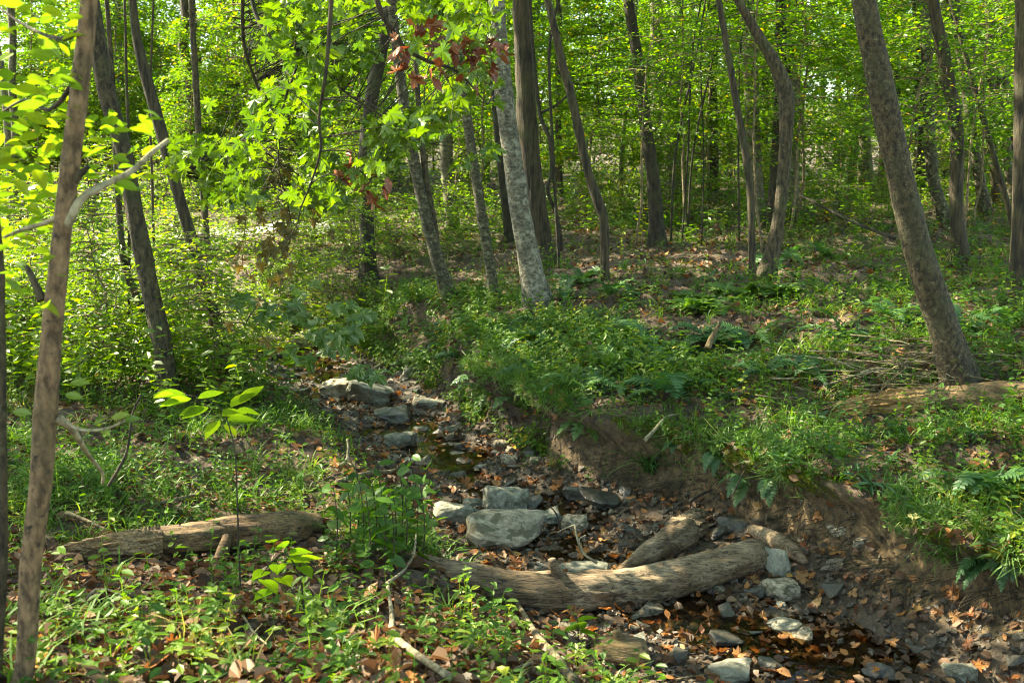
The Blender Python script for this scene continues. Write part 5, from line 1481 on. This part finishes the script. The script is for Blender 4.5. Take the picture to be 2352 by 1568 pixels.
cover('ground_herbs', 'low broad leaved herbs covering both banks', 30000, 53, s_herb, [herb(k, [.1, .16, .22, .08, .26, .12][k], [5, 6, 8, 4, 9, 5][k], [.042, .036, .04, .048, .04, .034][k], LEAF4) for k in range(6)], .6, 1.25, M_herb, .5, .22, 28)
cover('seedling_carpet', 'trifoliate seedlings scattered through leaf litter', 6500, 57, lambda x, y, i: bare(i) * .65 * sstep(-.5, .1, noise(x, y, 3, 1.6)), [herb(20 + k, [.07, .1, .05][k], [3, 5, 3][k], [.045, .038, .05][k], LEAF4, True) for k in range(3)], .55, 1.15, M_herb, .68, .2, 14)
cover('fern_scrub', 'low feathery greenery on the right bank slope', 2600, 59, lambda x, y, i: turf(y, i) * sstep(-.2, .3, noise(x, y, 9, .7)) * .8,
      [herb(40 + k, .08, 11, .09, (np.array([[0, 0, 0], [.3, .13, .08], [.7, .09, .1], [1, 0, .0], [.7, -.09, .1], [.3, -.13, .08]]), LEAF4[1])) for k in range(4)], .7, 1.3, M_fern, .5, .25, 20)
cover('clearing_herbs', 'tall leafy weeds filling the sunny clearing', 4600, 61, lambda x, y, i: np.maximum(sstep(.55, 1.0, i['dl']) * sstep(8.0, 9.5, y), sstep(11.8, 12.6, y) * (i['dr'] < .3)), [herb(60 + k, [.45, .6, .35][k], 12, .08, LEAF4) for k in range(3)], .7, 1.4, M_clear, .55, .2, 34, 8.0)


cover('far_undergrowth', 'dim green undergrowth on the forest floor far behind the tree line', 5200, 67, lambda x, y, i: sstep(-.5, .2, noise(x, y, 2, .4)) * (x > -3) * sstep(15, 19, y), [herb(80 + k, [.4, .6, .25][k], 11, .09, LEAF4) for k in range(3)], .6, 1.2, M_under, .4, .2, 50, 15)


# moss cushions on the lip: short dense blades
def moss(n, seed):
    r = np.random.default_rng(seed)
    y = r.uniform(4.2, 9.5, n * 4); xr = smooth_interp(y, YR, XR); x = xr + r.uniform(-.1, .75, n * 4)
    z, inf = terrain(x, y, True); keep = np.nonzero((inf['moss'] > .12) & (r.random(n * 4) < inf['moss'] + .2))[0][:n]
    x, y, z = x[keep], y[keep], z[keep]
    off = np.maximum((.25 + .16 * noise(y * 2.1, x * .5, 3.0)) * sstep(.55, .95, inf['face'][keep]) * sstep(.9, .25, inf['dr'][keep]), 0)
    sn = surf_n(x, y); sn /= np.linalg.norm(sn, axis=1)[:, None]
    tp = (np.array([[0, .18, 0], [0, -.18, 0], [.5, -.12, .35], [1, 0, .45], [.5, .12, .35]]), np.array([[0, 1, 2], [0, 2, 3], [0, 3, 4]]))
    V, F, a = scatter(tp, np.column_stack([x - off, y, z + .004]), frames(sn + r.normal(0, .5, sn.shape), rand_dir(len(x), r)), r.uniform(.012, .03, len(x)), np.clip(r.normal(.6, .2, len(x)), 0, 1))
    o = link('moss', mesh('moss', V, F, M_moss, False, {'v': a})); tag(o, 'yellow green moss cushions on the eroded bank lip', 'moss', kind='stuff')


M_moss = leafmat('moss', [(0, (.04, .05, .008)), (.6, (.1, .115, .015)), (1, (.17, .17, .02))], (1.4, 1.4, .5), .3, .0)
moss(26000, 71)


def hanging_grass(n, seed):
    r = np.random.default_rng(seed); A = Acc()
    y = r.uniform(4.3, 9.5, n); x = smooth_interp(y, YR, XR) + r.uniform(.1, .55, n)
    z, inf = terrain(x, y, True); k = (inf['face'] > .45) & (noise(x, y, 5, 1.8) > -.35); x, y, z = x[k], y[k], z[k]
    off = np.maximum((.25 + .16 * noise(y * 2.1, x * .5, 3.0)) * sstep(.55, .95, inf['face'][k]) * sstep(.9, .25, inf['dr'][k]) * sstep(12, 9, y), 0)
    tp = [tuft(90 + q, 9, .2, .003) for q in range(3)] + [herb(95, .14, 8, .04, LEAF4), herb(96, .1, 6, .045, LEAF4)]
    for q in range(5):
        i_ = np.arange(len(x)) % 5 == q
        M = frames(np.array([-.75, -.35, .45]) + r.normal(0, .25, (i_.sum(), 3)), rand_dir(i_.sum(), r))
        V, F, a = scatter(tp[q], np.column_stack([x - off, y, z])[i_], M, r.uniform(.4, .95, i_.sum()), np.clip(r.normal(.4, .2, i_.sum()), 0, 1)); A.add(V, F, a)
    o = link('hanging_grass', A.mesh('hanging_grass', M_grass, False)); tag(o, 'grass and weeds draping over the lip of the undercut bank', 'grass', kind='stuff')


hanging_grass(2000, 75)


def bank_herbs(n, seed):
    r = np.random.default_rng(seed); A = Acc()
    y = r.uniform(8.2, 14.5, n); x = smooth_interp(y, YR, XR) + r.uniform(-.1, 1.6, n); z = terrain(x, y)
    k = noise(x, y, 2, 1.5) > -.5; x, y, z = x[k], y[k], z[k]
    tp = [herb(110 + q, [.1, .16, .22, .13][q], [6, 8, 9, 5][q], [.05, .045, .05, .06][q], LEAF4) for q in range(4)]
    for q in range(4):
        i_ = np.arange(len(x)) % 4 == q
        M = frames(np.array([-.3, -.3, .9]) + r.normal(0, .2, (i_.sum(), 3)), rand_dir(i_.sum(), r))
        V, F, a = scatter(tp[q], np.column_stack([x, y, z])[i_], M, r.uniform(.7, 1.3, i_.sum()), np.clip(r.normal(.45, .22, i_.sum()), 0, 1)); A.add(V, F, a)
    o = link('bank_herbs', A.mesh('bank_herbs', M_herb, False)); tag(o, 'small leafy herbs clothing the upstream bank below the mottled trees', 'plants', kind='stuff')


bank_herbs(2400, 77)


# rootlets hanging under the lip
def rootlets():
    r = np.random.default_rng(73); A = Acc()
    for k in range(520):
        y = r.uniform(4.3, 9.2); x = float(smooth_interp(y, YR, XR)) + r.uniform(.0, .16); z = gz(x, y)
        zt = z + r.uniform(.02, .12); L = r.uniform(.08, .26)
        P = np.array([[x + .05, y, zt], [x - r.uniform(.04, .12), y + r.normal(0, .03), zt - .2 * L], [x - r.uniform(.05, .14), y + r.normal(0, .05), zt - L]])
        V, F = tube(catmull(P, 6), np.linspace(.0028, .001, 6), 4, cap=False); A.add(V, F)
    o = link('rootlets', A.mesh('rootlets', BARK['brown'])); tag(o, 'fine brown rootlets hanging from the undercut bank', 'roots', kind='stuff')


rootlets()
